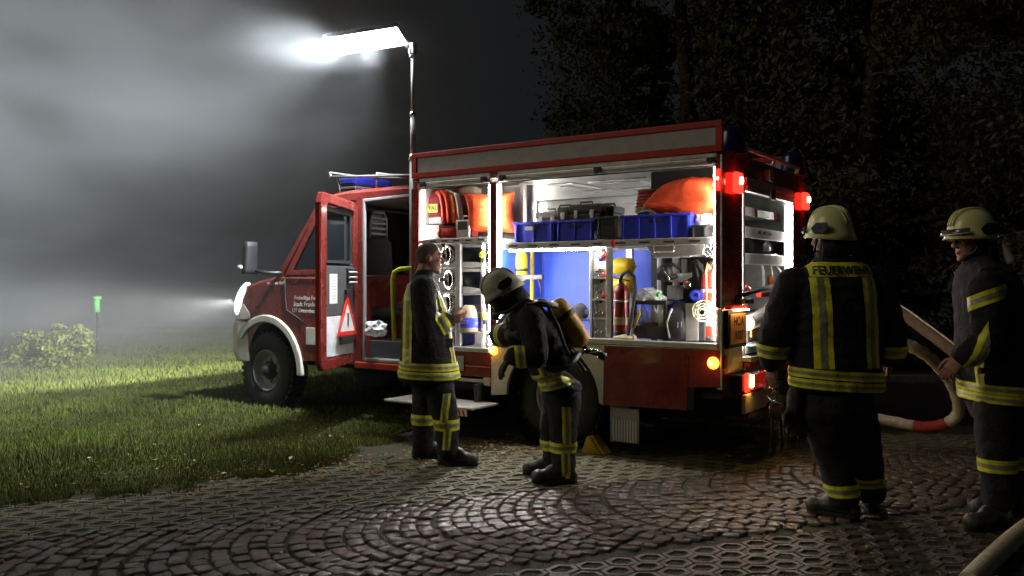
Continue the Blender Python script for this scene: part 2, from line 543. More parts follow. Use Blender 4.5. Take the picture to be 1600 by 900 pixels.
SA = R(21)
E1 = Vector((math.cos(SA), math.sin(SA), 0))
E2 = Vector((-math.sin(SA), math.cos(SA), 0))
def S2(p, q, z=0.0):
    return E1 * p + E2 * q + Vector((0, 0, z))
Q0, Q1 = 3.97, 5.33
def pqbox(p0, p1, q0, q1, z):
    return MB().add([S2(p0, q0, z), S2(p1, q0, z), S2(p1, q1, z), S2(p0, q1, z)], [(0, 1, 2, 3)])
cob = struct('cobble_strip', pqbox(-2.4, 7.5, Q0 - .03, Q1 + .03, -.014), 'joint_soil')
pav = struct('paving', pqbox(-3.6, 7.2, Q1 + .035, 7.35, -.009), 'joint_soil')
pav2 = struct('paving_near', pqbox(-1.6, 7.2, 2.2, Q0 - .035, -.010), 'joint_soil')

def stone_mesh(i, m):
    n = 10
    rr = random.Random(i * 7 + 3)
    pts = []
    for k in range(n):
        t = 2 * PI * (k + .5) / n
        c, s_ = math.cos(t), math.sin(t)
        x = math.copysign(abs(c) ** .36, c) * (.5 + rr.uniform(-.045, .02))
        y = math.copysign(abs(s_) ** .36, s_) * (.5 + rr.uniform(-.045, .02))
        pts.append((x, y))
    rings = [(1.0, -.055), (1.0, -.007), (.955, -.001), (.80, .002)]
    vs = []
    for sc_, z in rings:
        vs += [(x * sc_, y * sc_, z + (rr.uniform(-.002, .002) if z > -.02 else 0)) for x, y in pts]
    vs.append((0, 0, .003 + rr.uniform(-.004, .003)))
    fs = []
    for a in range(3):
        fs += [(a * n + j, a * n + (j + 1) % n, (a + 1) * n + (j + 1) % n, (a + 1) * n + j) for j in range(n)]
    fs += [(3 * n + j, 3 * n + (j + 1) % n, 4 * n) for j in range(n)]
    me = bpy.data.meshes.new('cobble')
    me.from_pydata(vs, [], fs)
    me.polygons.foreach_set('use_smooth', [True] * len(fs))
    me.materials.append(M[m])
    return me
stones = [stone_mesh(i, m) for i, m in enumerate(['granite', 'granite', 'granite_pale', 'granite', 'granite_rose', 'granite_pale', 'granite', 'granite_rose', 'granite'])]
spots = []
sag, pitch = .36, .103
for k in range(-22, 76):
    p0 = k * pitch + random.gauss(0, .008)
    t = random.uniform(.0, .03)
    while t < 1.0:
        sl = 4 * sag * (2 * t - 1) / (Q1 - Q0)
        ln = random.uniform(.082, .128)
        dt = ln / math.sqrt(1 + sl * sl) / (Q1 - Q0)
        tm = t + dt / 2
        if tm > 1.0:
            break
        sl = 4 * sag * (2 * tm - 1) / (Q1 - Q0)
        p = p0 - sag * (1 - (2 * tm - 1) ** 2) + .030 * noise.noise((p0 * 1.3, tm * 2.2, 0))
        q = Q0 + (Q1 - Q0) * tm
        cosl = 1 / math.sqrt(1 + sl * sl)
        pos = S2(p, q)
        if pos.y > 3.2:
            spots.append((pos, math.atan2(sl, 1), ln * .95, pitch * cosl * random.uniform(.86, .97)))
        t += dt
def scr(pos):
    return 800 + FPX * pos.x / pos.y, HZ + FPX * CAMH / pos.y
def place_pieces(spots, meshes, name, parent, stuffname, ang0, jit=1.0):
    vis = []
    rest = []
    for s_ in spots:
        x, y = scr(s_[0])
        (vis if -20 < x < 1620 and y < 925 else rest).append(s_)
    vis.sort(key=lambda s_: s_[0].y)
    objs, rest = vis[:298], rest + vis[298:]
    for i, (pos, a, ln, wd) in enumerate(objs):
        o = bpy.data.objects.new(name, random.choice(meshes))
        COL.objects.link(o)
        o.parent = parent
        o.location = pos + Vector((0, 0, random.gauss(-.002, .004 * jit)))
        # local x runs across the row (width), local y along it
        o.rotation_euler = (random.gauss(0, .05 * jit), random.gauss(0, .05 * jit), ang0 - a + random.gauss(0, .06 * jit))
        o.scale = (wd, ln, 1)
    mb = MB()
    src = [(([tuple(v.co) for v in me.vertices]), [tuple(p.vertices) for p in me.polygons]) for me in meshes[:1]][0]
    mbs = {}
    for i, (pos, a, ln, wd) in enumerate(rest):
        vs, fs = src
        mt = Matrix.Translation(pos + Vector((0, 0, random.uniform(-.006, .004)))) @ Matrix.Rotation(ang0 - a + random.gauss(0, .05), 4, 'Z') @ Matrix.Rotation(random.gauss(0, .03), 4, 'X') @ Matrix.Diagonal((wd, ln, 1, 1))
        mb.add([mt @ Vector(v) for v in vs], fs, True)
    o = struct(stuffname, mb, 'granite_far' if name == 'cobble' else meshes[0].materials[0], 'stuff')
    o.parent = parent
place_pieces(spots, stones, 'cobble', cob, 'far_cobbles', SA)

# lattice pavers: one hexagonal ring of concrete round one soil filled hole
PW, PH = .182, .122
def paver_mesh(i, dia=True):
    rr = random.Random(i + 50)
    h1, h2 = .042, .080
    out = [(PW / 2 - .0025, -h1 + .001), (PW / 2 - .0025, h1 - .001), (0, h2 - .003), (-PW / 2 + .0025, h1 - .001), (-PW / 2 + .0025, -h1 + .001), (0, -h2 + .003)]
    hx, hy = .056, .027
    inn = [(.062, -.006), (.062, .006), (rr.uniform(-.006, .006), .043), (-.062, .006), (-.062, -.006), (rr.uniform(-.006, .006), -.043)] if dia else [(hx + rr.uniform(-.004, .004), -hy * .55), (hx, hy * .6), (rr.uniform(-.012, .012), hy * 1.75), (-hx, hy * .6), (-hx + rr.uniform(-.004, .004), -hy * .55), (rr.uniform(-.012, .012), -hy * 1.7)]
    n = 6
    vs, fs = [], []
    for lst, z, k in ((out, -.05, 1), (out, -.006, 1), (out, 0, .96), (inn, 0, 1.08), (inn, -.008, 1), (inn, -.05, .97)):
        vs += [(x * k, y * k, z + (rr.uniform(-.0015, .0015) if z > -.04 else 0)) for x, y in lst]
    for a in range(5):
        fs += [(a * n + j, a * n + (j + 1) % n, (a + 1) * n + (j + 1) % n, (a + 1) * n + j) for j in range(n)]
    me = bpy.data.meshes.new('grid_paver')
    me.from_pydata(vs, [], fs)
    me.polygons.foreach_set('use_smooth', [False] * len(fs))
    me.materials.append(M['concrete_paver'])
    return me
pavers = [paver_mesh(i) for i in range(5)]
wet = []  # near bed copies, in the wet and shade-darkened concrete
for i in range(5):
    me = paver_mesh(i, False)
    me.materials[0] = M['shaded_wet_paver']
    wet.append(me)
def paver_spots(q0, q1, p0, p1, PW=PW, PH=PH):
    out = []
    j0 = int(q0 / PH)
    for j in range(j0 - 1, int(q1 / PH) + 2):
        q = j * PH + .03
        if not (q0 + .065 < q < q1 - .05):
            continue
        for i in range(int(p0 / PW) - 1, int(p1 / PW) + 1):
            p = i * PW + (j % 2) * PW / 2
            if p0 < p < p1:
                out.append(S2(p, q))
    return out
up = paver_spots(Q1, 7.3, -3.5, 7.1)
xs = np.array([p.x for p in up])
ys = np.array([p.y for p in up])
keep = ~inpoly(xs, ys + .10, LAWN) & ((ys < 7.22 + .55 * xs + .10 * np.sin(xs * 9)) | (xs < -1.7)) & (ys < 7.9)
up = [p for p, k in zip(up, keep) if k]
place_pieces([(p, 0, 1.0, 1.0) for p in up], pavers, 'grid_paver', pav, 'far_pavers', SA, .28)
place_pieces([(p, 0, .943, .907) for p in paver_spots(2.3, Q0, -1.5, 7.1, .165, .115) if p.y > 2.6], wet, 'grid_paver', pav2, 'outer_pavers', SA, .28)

# grass: single blades, denser near the camera
def grass(n, x0, x1, y0, y1, h, w, pw=1.6):
    t = rng.random(n * 3)
    y = y0 + (y1 - y0) * t ** pw
    x = x0 + (x1 - x0) * rng.random(n * 3)
    ok = inpoly(x, y, LAWN) & (np.abs(x) < .66 * y + 1.2)
    x, y = x[ok][:n], y[ok][:n]
    k = len(x)
    patch = np.array([noise.noise((a * .9, b * .9, 0)) for a, b in zip(x, y)])
    edge = ~inpoly(x, y - .12, LAWN)
    sel = (patch > -.45 + .30 * edge - rng.random(k) * .5)
    x, y, patch = x[sel], y[sel], patch[sel]
    k = len(x)
    a = rng.random(k) * 2 * PI
    hh = h * (0.45 + rng.random(k)) * (1 + .6 * patch)
    ww = w * (0.6 + .8 * rng.random(k)) * (1 + y / 14)
    lean = .55 * rng.random(k) * hh
    la = rng.random(k) * 2 * PI
    co = np.zeros((k, 3, 3))
    co[:, 0] = np.stack([x - np.cos(a) * ww, y - np.sin(a) * ww, np.full(k, -.008)], 1)
    co[:, 1] = np.stack([x + np.cos(a) * ww, y + np.sin(a) * ww, np.full(k, -.008)], 1)
    co[:, 2] = np.stack([x + np.cos(la) * lean, y + np.sin(la) * lean, hh], 1)
    return co
def tufts(n):
    # grass creeping over the edge of the soil and the first pavers
    i = rng.integers(1, 9, n)
    P0 = np.array(LAWN)[i]
    P1 = np.array(LAWN)[i + 1]
    t_ = rng.random((n, 1))
    p = P0 + (P1 - P0) * t_
    x, y = p[:, 0] + rng.normal(size=n) * .07 + .02, p[:, 1] - np.abs(rng.normal(size=n)) * .10
    ok = np.array([noise.noise((a * 3.1, b * 3.1, 4)) for a, b in zip(x, y)]) > -.05
    x, y = x[ok], y[ok]
    k = len(x)
    a = rng.random(k) * 2 * PI
    hh = .03 * (.4 + rng.random(k))
    co = np.zeros((k, 3, 3))
    co[:, 0] = np.stack([x - np.cos(a) * .003, y - np.sin(a) * .003, np.full(k, -.02)], 1)
    co[:, 1] = np.stack([x + np.cos(a) * .003, y + np.sin(a) * .003, np.full(k, -.02)], 1)
    co[:, 2] = np.stack([x + rng.normal(size=k) * .02, y + rng.normal(size=k) * .02, hh], 1)
    return co
gco = np.concatenate([tufts(16000), grass(190000, -7, 0.5, 5.2, 11, .027, .0024, 1.2), grass(120000, -16, 2.0, 9, 24, .05, .006, 1.5)])
go = bpy.data.objects.new('grass', np_mesh('grass', gco, 3, 'grass_blade'))
COL.objects.link(go)
go['kind'] = 'stuff'

# leaf litter on the soil strip, and single fallen leaves
def litter(n, ok):
    mb = []
    while len(mb) < n:
        x, y = random.uniform(-3.4, 3.2), random.uniform(4.3, 8.4)
        if not ok(x, y):
            continue
        a = random.uniform(0, 2 * PI)
        l, w = random.uniform(.008, .026), random.uniform(.004, .010)
        c, s_ = math.cos(a), math.sin(a)
        z = .004 + random.random() * .008
        t = random.uniform(-.008, .012)
        mb.append([(x - c * l, y - s_ * l, z), (x + s_ * w, y - c * w, z + t), (x + c * l, y + s_ * l, z + .002), (x - s_ * w, y + c * w, z - t * .3)])
    return np.array(mb)
def soilband(x, y):
    e = 7.15 + .55 * x
    return (abs(y - e) < .45 and -2.2 < x < 3) or (random.random() < .05)
lo = bpy.data.objects.new('leaf_litter', np_mesh('leaf_litter', litter(1500, soilband), 4, 'leaf_brown'))
COL.objects.link(lo)
lo['kind'] = 'stuff'
def leaf_mesh(i, m):
    rr = random.Random(i)
    L, w = .05, .028
    vs, fs = [], []
    n = 6
    for k in range(n + 1):
        t = k / n
        ww = w * math.sin(PI * min(1, t * .92 + .06)) ** .8
        z = .012 * math.sin(t * PI) + rr.uniform(-.003, .003)
        vs += [(L * (2 * t - 1), -ww, z + .012 + rr.uniform(-.004, .006)), (L * (2 * t - 1), 0, z + .004), (L * (2 * t - 1), ww, z + .010 + rr.uniform(-.004, .008))]
    for k in range(n):
        a = 3 * k
        fs += [(a, a + 1, a + 4, a + 3), (a + 1, a + 2, a + 5, a + 4)]
    me = bpy.data.meshes.new('fallen_leaf')
    me.from_pydata(vs, [], fs)
    me.materials.append(M[m])
    return me
lms = [leaf_mesh(i, m) for i, m in enumerate(['leaf_brown', 'leaf_pale', 'leaf_pale', 'leaf_brown'])]
LEAFL = ['largest curled tan leaf at the edge of the lawn', 'pale leaf just left of the largest curled leaf', 'small leaf touching the left side of the largest curled leaf',
         'lone leaf out on the grass well inside the lawn', 'leaf at the lawn edge below the lone grass leaf', 'brownish leaf at the lawn edge left of the paving corner',
         'leaf on bare soil below the largest curled leaf', 'leaf on the soil where grass, soil and pavers meet', 'leaf lying in the thin grass near the soil strip',
         'leftmost fallen leaf, at the near edge of the lawn', 'dry leaf on pavers between the two men by the engine', 'dry leaf right of the boots of the bending firefighter',
         'dry leaf on the pavers in front of the wheel chock', 'dry leaf near the bright wet spot behind the engine', 'rightmost leaf in the cluster on the cobbles near the boots',
         'nearest leaf of the cluster on the cobbles', 'middle leaf of the cluster on the cobbles', 'small leaf in the shade under the rear of the engine',
         'upper leaf of the cluster on the cobbles', 'leaf on the dark paving right of the boots of the back view firefighter']
for i, (x, y) in enumerate([(533, 691), (497, 687), (516, 686), (312, 668), (292, 737), (350, 745), (455, 721), (425, 742), (385, 726), (160, 748), (785, 711), (910, 728), (990, 731),
                            (1170, 716), (1240, 826), (1196, 842), (1260, 838), (1100, 683), (1250, 834), (1352, 857)]):
    p = G(x, y)
    o = bpy.data.objects.new('fallen_leaf', lms[i % 4])
    COL.objects.link(o)
    o.location = (p.x, p.y, .004 if x > 600 else .02)
    o.rotation_euler = (random.uniform(-.3, .3), random.uniform(-.3, .3), random.uniform(0, 6))
    s_ = 1.25 if i == 0 else random.uniform(.45, .8)
    o.scale = (s_, s_, s_)
    tag(o, LEAFL[i], 'leaf', 'fallen leaves')

# ================================================================ trees, shrub, marker post
def leafcloud(n, c, rad, size, shell=.55, flat=1.0, clumps=40):
    c = np.array(c)
    rad = np.array(rad)
    d = rng.normal(size=(clumps, 3))
    d /= np.linalg.norm(d, axis=1)[:, None]
    rr = shell + (1 - shell) * rng.random(clumps) ** .6
    cc = c + d * rad * rr[:, None]
    pick = rng.integers(0, clumps, n)
    pos = cc[pick] + rng.normal(size=(n, 3)) * rad * .11
    a = rng.normal(size=(n, 3))
    a /= np.linalg.norm(a, axis=1)[:, None]
    b = np.cross(a, rng.normal(size=(n, 3)))
    b /= np.linalg.norm(b, axis=1)[:, None]
    s_ = size * (0.5 + rng.random(n))[:, None]
    return np.stack([pos - a * s_, pos - b * s_ * .45, pos + a * s_, pos + b * s_ * .45], 1)
def tree(x, y, h, rad, n, leaf, m, label, size=.05):
    t = thing('tree', label, 'tree', (x, y, 0), 'W', 'trees behind the rescue scene')
    tr = MB()
    pts = [(x, y, -.05)]
    px_, py_ = x, y
    for k in range(1, 8):
        px_ += random.uniform(-.12, .12)
        py_ += random.uniform(-.12, .12)
        pts.append((px_, py_, h * .9 * k / 7))
    r0 = .045 * h * .5
    tr.tube(pts, [r0 * (1.15 - k / 7) + .02 for k in range(8)], 10)
    clouds = []
    for k in range(16):
        i = random.randint(1, 6)
        z = pts[i][2]
        a = random.uniform(0, 2 * PI)
        L = rad * random.uniform(.5, 1.0) * (1.15 - .65 * z / h)
        e = (pts[i][0] + math.cos(a) * L, pts[i][1] + math.sin(a) * L, z + L * random.uniform(.0, .5))
        mid = tuple((p + q) / 2 + random.uniform(-.1, .1) for p, q in zip(pts[i], e))
        tr.tube([pts[i], mid, e], [r0 * .35, r0 * .22, .015], 6)
        clouds.append(leafcloud(n // 8, e, (L * .6, L * .6, L * .45), size, .3, clumps=14))
    clouds.append(leafcloud(n // 1, (x, y, h * .62), (rad, rad, h * .42), size, .6, clumps=60))
    part('trunk', tr, 'bark', t)
    co = np.concatenate(clouds)
    me = np_mesh('crown', co - np.array([x, y, 0]), 4, m)
    part('crown', me, M[m], t)
    t.children[-1].data.materials.pop(index=1) if len(t.children[-1].data.materials) > 1 else None
    return t
tree(3.1, 14.8, 9.0, 2.5, 24000, 4, 'foliage', 'dark leafy tree rising just above the rear roof corner of the engine')
tree(5.6, 13.2, 8.5, 2.9, 30000, 4, 'foliage_pale', 'pale leaved tree to the right of the engine, above the back view firefighter')
tree(9.2, 15.0, 9.5, 3.0, 26000, 4, 'foliage', 'tall dark tree at the right edge behind the firefighter in profile')
tree(3.6, 20.5, 9.0, 2.8, 16000, 4, 'foliage', 'barely lit tree farthest left, behind the engine roof in the middle')
tree(7.6, 18.5, 10.0, 3.2, 16000, 4, 'foliage', 'shadowed tree between the pale tree and the right edge tree, standing farthest back')
def hedge(pts, h, w, n, m, label):
    x, y = pts[0]
    t = thing('hedge', label, 'hedge', (x, y, 0), 'W')
    cl = []
    st = MB()
    for (px_, py_) in pts:
        cl.append(leafcloud(n // len(pts), (px_, py_, h * .5), (w, w * .7, h * .52), .045, .5, clumps=30))
        st.tube([(px_, py_, 0), (px_ + random.uniform(-.2, .2), py_, h * .4), (px_ + random.uniform(-.4, .4), py_, h * .8)], [.05, .04, .015], 6)
    part('stem', st, 'bark', t)
    me = np_mesh('foliage', np.concatenate(cl) - np.array([x, y, 0]), 4, m)
    part('foliage', me, M[m], t)
hedge([(2.6 + .9 * i, 13.0 + .25 * math.sin(i * 2.1)) for i in range(11)], 2.6, 1.0, 60000, 'foliage_pale', 'tall loose hedge along the far side of the road behind the hose')

t = thing('shrub', 'low leafy shrub with sunlit looking yellow green top, alone on the foggy lawn', 'shrub', (-7.45, 13.9, 0), 'W')
t['label'] = 'low rounded yellow green shrub standing alone on the foggy lawn'
st = MB()
for k in range(9):
    a = random.uniform(0, 2 * PI)
    st.tube([(-7.45, 13.9, 0), (-7.45 + .25 * math.cos(a), 13.9 + .25 * math.sin(a), .25), (-7.45 + .5 * math.cos(a), 13.9 + .4 * math.sin(a), .45)], [.015, .012, .006], 5)
part('stem', st, 'bark', t)
co = np.concatenate([leafcloud(3600, (-7.5, 13.9, .28), (.62, .5, .34), .034, .5, clumps=50), leafcloud(900, (-7.25, 13.9, .58), (.36, .32, .14), .040, .3, clumps=24),
                     leafcloud(900, (-8.05, 13.9, .16), (.30, .34, .18), .034, .4, clumps=20)])
me = np_mesh('foliage', co - np.array([-7.45, 13.9, 0]), 4, 'shrub_leaf')
part('foliage', me, M['shrub_leaf'], t)

t = thing('marker_post', 'slim marker post with bright green capped top standing in the fog', 'post', (-7.8, 16.0, 0), 'W')
part('pole', MB().cyl((-7.8, 16, -.05), (-7.8, 16, .84), .018), 'black_trim', t)
part('sleeve', MB().cyl((-7.8, 16, .82), (-7.8, 16, 1.06), .050, .055), 'post_green', t)
part('cap', MB().lathe((-7.8, 16, 1.06), (0, 0, 1), [(0, -.001), (.075, 0), (.082, .02), (.08, .05), (.06, .065), (0, .068)], 16), 'post_green', t)

# ================================================================ the fire engine
fe = thing('fire_engine', 'red fire engine with open lit equipment compartments and an open crew door', 'fire engine', (0, 0, 0))
def bx(name, a, b, m, parent=fe, bevel=.004, label=None):
    return part(name, MB().box(a, b), m, parent, bevel, label)

# --- body shell
roof = bx('roof', (0, .045, 2.365), (3.06, 2.155, 2.405), 'red_paint')
bx('ceiling', (.05, .05, 2.335), (3.01, 2.15, 2.362), 'ceiling_panel')
for u0, u1 in ((.25, .85), (.98, 1.58), (1.72, 2.02)):
    for v0, v1 in ((.75, 1.3), (1.42, 1.98)):
        o = bx('ceiling_panel', (u0, v0, 2.318), (u1, v1, 2.333), 'alu_matt', bevel=.01)
        part('recess', MB().box((u0 + .10, v0 + .09, 2.308), (u1 - .10, v1 - .09, 2.3165)), 'interior_wall', o, .006)
for v in (.0, 2.16):
    g = bx('roof_gallery', (0, v, 2.386), (3.06, v + .04, 2.437), 'red_edge', label='red rail along the roof edge')
    part('top_rail', MB().box((0, v, 2.575), (3.06, v + .04, 2.622)), 'red_edge', g, .006)
    part('side_panel', MB().box((.055, v + .012, 2.439), (3.0, v + .03, 2.573)), 'grey_panel', g)
    part('end_rail', MB().box((0, v + .001, 2.439), (.05, v + .039, 2.573)), 'red_edge', g)
    part('end_rail', MB().box((3.005, v + .001, 2.439), (3.06, v + .039, 2.573)), 'red_edge', g)
bx('far_wall', (0, 2.162, .62), (3.06, 2.2, 2.362), 'red_paint')
fw = bx('inner_wall', (.79, 2.12, .80), (3.0, 2.158, 2.333), 'interior_wall')
for k in range(6):
    part('wall_slat', MB().box((.80, 2.108, 1.80 + k * .088), (2.98, 2.1185, 1.882 + k * .088)), 'aluminium', fw, .004)
bx('front_wall', (3.022, .045, .56), (3.06, 2.155, 2.362), 'red_paint')
bx('inner_front_wall', (3.004, .07, .80), (3.02, 2.11, 2.333), 'interior_wall')
bx('floor', (.04, .035, .86), (2.10, 2.1, .90), 'alu_matt')
bx('floor', (2.12, .035, .735), (3.0, 2.1, .775), 'alu_matt')
bx('chassis', (.12, .55, .46), (5.3, 1.65, .72), 'black_trim')
# posts
bx('front_post', (2.972, 0, .56), (3.06, .045, 2.290), 'red_paint')
bx('middle_post', (2.066, 0, .90), (2.142, .043, 2.290), 'red_paint')
rp = bx('rear_post', (0, .0, 1.21), (.042, .455, 2.362), 'red_paint', label='left rear corner panel')
bx('rear_post', (0, 1.785, .62), (.042, 2.159, 2.362), 'red_paint', label='right rear corner panel')
bx('rear_header', (0, .458, 2.245), (.042, 1.782, 2.362), 'red_paint')
bx('header', (.045, .001, 2.387 - .004), (2.97, .04, 2.3855), 'red_edge')
for v in (.459, 1.765):
    bx('door_trim', (-.012, v, .82), (.004, v + .018, 2.24), 'white_paint')
bx('corner_trim', (-.006, -.008, .62), (.010, .006, 2.36), 'aluminium')
bx('corner_trim', (.042, -.006, .95), (.052, .010, 2.28), 'aluminium')
bx('lower_rear_panel', (0, .001, .60), (.040, .455, 1.205), 'aluminium')
bx('red_sticker', (-.004, .03, .63), (-.001, .11, .86), 'red_edge')
# roller shutters, rolled up: two slats and a bottom bar each
for u0, u1, nm in ((.045, 2.062, 0), (2.146, 2.968, 1)):
    s_ = bx('roller_shutter', (u0, .012, 2.345), (u1, .05, 2.381), 'aluminium')
    part('slat', MB().box((u0, .008, 2.312), (u1, .046, 2.3435)), 'aluminium', s_, .006)
    part('bottom_bar', MB().box((u0, .004, 2.288), (u1, .05, 2.3095)), 'grey_panel', s_, .004)
    part('seal', MB().box((u0, .010, 2.279), (u1, .03, 2.287)), 'black_trim', s_)
    for u in ([u0 + .04, u1 - .06, (u0 + u1) / 2] if nm == 0 else [u0 + .06, u1 - .05]):
        part('latch', MB().box((u - .035, -.006, 2.300), (u + .035, .003, 2.345)).box((u - .012, -.014, 2.29), (u + .02, -.0065, 2.330)), 'black_trim', s_, .003)
s_ = bx('rear_shutter', (-.02, .48, 2.175), (.035, 1.76, 2.243), 'aluminium')
part('slat', MB().box((-.03, .48, 2.125), (.02, 1.76, 2.172)), 'alu_matt', s_, .006)
part('latch', MB().box((-.05, 1.02, 2.10), (-.031, 1.14, 2.19)), 'black_trim', s_, .004)
bx('shutter_handle', (-.05, .98, 2.25), (-.002, 1.09, 2.35), 'grey_panel', bevel=.008)
part('roof_handrail', MB().tube([(.0, .5, 2.41), (-.02, .5, 2.46), (-.02, 1.9, 2.46), (.0, 1.9, 2.41)], .018).tube([(-.02, 1.2, 2.46), (0, 1.2, 2.405)], .016), 'aluminium', fe)
# sills
bx('sill', (.03, -.012, .902), (2.064, .05, .946), 'aluminium')
bx('sill', (2.145, -.012, .777), (2.968, .05, .815), 'aluminium')
# lower side
lp = part('lower_flap', MB().prism([(.27, -.008, .425), (.985, -.008, .41), (.985, -.008, .898), (.27, -.008, .898)], (0, .045, 0)), 'red_paint', fe, .006)
part('rear_skirt', MB().prism([(.0, -.004, .62), (.265, -.004, .60), (.265, -.004, .898), (.0, -.004, .898)], (0, .045, 0)), 'red_paint', fe, .006)
bx('skirt_edge', (.22, -.004, .43), (.268, .05, .597), 'black_trim')
bx('skirt_bracket', (.05, .08, .585), (.16, .13, .69), 'cream_paint')
bx('rear_corner_frame', (.02, .05, .52), (.21, .3, .60), 'black_trim')
arc = [(1.5 + .46 * math.cos(a), 0, .42 + .46 * math.sin(a)) for a in [R(d) for d in range(180, -1, -12)]]
part('wheel_arch_panel', MB().prism([(1.0, 0, .40)] + arc + [(2.125, 0, .40), (2.125, 0, .73), (2.06, 0, .898), (.992, 0, .898)], (0, .035, 0)), 'cream_paint', fe, .004)
part('wheel_housing', MB().lathe((1.5, .04, .42), (0, 1, 0), [(.47, 0), (.47, .45), (.1, .45)], 28), 'black_trim', fe)
bx('front_skirt', (2.132, .0, .555), (3.06, .04, .775), 'red_paint')
bx('skirt_molding', (2.132, -.008, .640), (3.06, -.001, .650), 'red_edge')
bx('flap_latch', (2.42, -.018, .60), (2.50, -.009, .73), 'box_grey')
bx('skirt_reflector', (2.135, -.006, .48), (2.21, .03, .552), 'cream_paint')
bx('underrun_bar', (2.13, .02, .50), (3.06, .07, .53), 'alu_matt')
part('air_tank', MB().cyl((2.35, .22, .46), (2.85, .22, .46), .11, n=20), 'black_trim', fe, .01)
st = bx('folding_step', (2.02, -.42, .325), (3.02, -.03, .345), 'tread_plate', label='fold-out chequer plate step under the front compartment')
for u in (2.2, 2.86):
    part('step_arm', MB().box((u, -.1, .345), (u + .04, .1, .50)), 'black_trim', st)
part('warning_sticker', MB().box((2.07, -.428, .272), (2.21, -.420, .324)), 'letter_white', st)
for k in range(3):
    part('sticker_stripe', MB().prism([(2.085 + k * .045, -.4295, .275), (2.105 + k * .045, -.4295, .275), (2.120 + k * .045, -.4295, .321), (2.100 + k * .045, -.4295, .321)], (0, .001, 0)), 'signal_red', st)

# --- lamps of the body
def lamp(name, c, r, m, core, axis=(0, -1, 0), parent=fe, lab=None):
    o = part(name, MB().lathe(c, axis, [(r * 1.15, -.01), (r * 1.15, .006), (r, .012), (r * .9, .028), (r * .5, .04), (0, .044)], 18), m, parent, label=lab)
    part('bulb', MB().ell(Vector(c) + Vector(axis) * .046, r * .34, 10, 7), core, o)
    return o
lamp('turn_lamp', (.065, -.005, .800), .040, 'amber_lens', 'amber_core', lab='lit amber side lamp at the rear corner')
lamp('turn_lamp', (2.09, -.004, .797), .032, 'amber_lens', 'amber_core', lab='lit amber side lamp in front of the rear wheel')
for v, lb in ((.26, 'left'), (2.10, 'right')):
    o = part('warning_lamp', MB().box((-.055, v - .06, 2.09), (-.004, v + .06, 2.25)), 'red_lens', fe, .015, label='lit red %s rear lamp below the roof' % lb)
    part('bulb', MB().ell((-.062, v + (.0 if v < 1 else .02), 2.185), (.010, .026, .032), 10, 7), 'red_core', o)
o = bx('side_marker', (.012, -.02, 2.09), (.034, -.0085, 2.25), 'red_lens', label='lit red marker on the rear corner')
part('bulb', MB().ell((.024, -.024, 2.18), (.008, .006, .012), 8, 6), 'red_core', o)
tl = bx('tail_lamp', (-.10, .15, .575), (.0, .62, .70), 'black_plastic', bevel=.01, label='rear lamp cluster, amber part lit')
part('red_glass', MB().box((-.125, .20, .568), (-.101, .27, .712)), 'red_lens', tl, .008)
part('amber_glass', MB().box((-.135, .272, .60), (-.101, .325, .695)), 'amber_core', tl, .006)
part('clear_glass', MB().box((-.128, .328, .575), (-.101, .58, .695)), 'red_lens_dim', tl, .008)
part('red_glass', MB().box((-.130, .582, .57), (-.101, .625, .705)), 'red_lens', tl, .006)
tl.children[-1].data.materials[0] = M['red_lens_dim']
for v in (.40, 2.02):
    b = part('blue_beacon', MB().lathe((.07, v, 2.407), (0, 0, 1), [(0, 0), (.105, .0), (.11, .03), (.10, .17), (.08, .215), (.0, .235)], 20), 'blue_lens', fe)
    part('beacon_foot', MB().cyl((.07, v, 2.400), (.07, v, 2.43), .118, n=20), 'black_plastic', b)
# plate
o = bx('plate_frame', (-.030, .05, .905), (-.002, .455, 1.195), 'black_trim', label='number plate frame with a small red lamp above')
part('licence_plate', MB().box((-.036, .085, .935), (-.0305, .435, 1.165)), 'plate_amber', o, .003)
put_text('plate_text', 'HC:A', .098, 'ink', o, (-.0375, .26, 1.105), (0, 1, 0), (0, 0, 1), .002, .95)
put_text('plate_text', 'J1027', .092, 'ink', o, (-.0375, .262, .995), (0, 1, 0), (0, 0, 1), .002, .95)
part('lamp_strip', MB().box((-.05, .05, 1.20), (-.002, .42, 1.228)), 'red_lens_dim', o, .005)
part('plate_light', MB().box((-.072, .10, 1.188), (-.05, .40, 1.1995)), 'plate_light', o)
part('lamp_hood', MB().box((-.075, .30, 1.235), (-.002, .50, 1.275)), 'black_plastic', o, .006)
# rear end below the bay
bx('rear_sill', (-.06, .47, .775), (.04, 1.77, .812), 'aluminium')
bx('rear_bar', (-.05, .47, .735), (.0, 1.77, .768), 'red_edge')
bx('rear_crossmember', (-.02, .46, .56), (.04, 1.77, .73), 'alu_matt')
bx('bumper_board', (-.10, .22, .40), (-.07, 1.02, .545), 'cream_paint', bevel=.006)
bx('tow_beam', (-.12, .30, .31), (.1, 1.9, .395), 'black_plastic', bevel=.03)
pc = part('outlet', MB().lathe((-.12, .78, .37), (-1, -.3, -.1), [(.0, -.05), (.06, -.05), (.06, .02), (.075, .025), (.075, .06), (.062, .065), (.062, .11), (.05, .115), (0, .1)], 18), 'black_plastic', fe, label='black capped outlet under the rear bumper')
part('coupling_ring', MB().lathe((-.12, .78, .37), (-1, -.3, -.1), [(.064, .018), (.080, .022), (.080, .04), (.064, .042)], 18), 'chrome', pc)
part('outlet', MB().lathe((-.14, 1.02, .42), (-1, .1, -.1), [(.0, -.05), (.05, -.05), (.05, .05), (.064, .055), (.064, .10), (.045, .105), (0, .09)], 18), 'chrome', fe, label='chrome outlet below the pump')
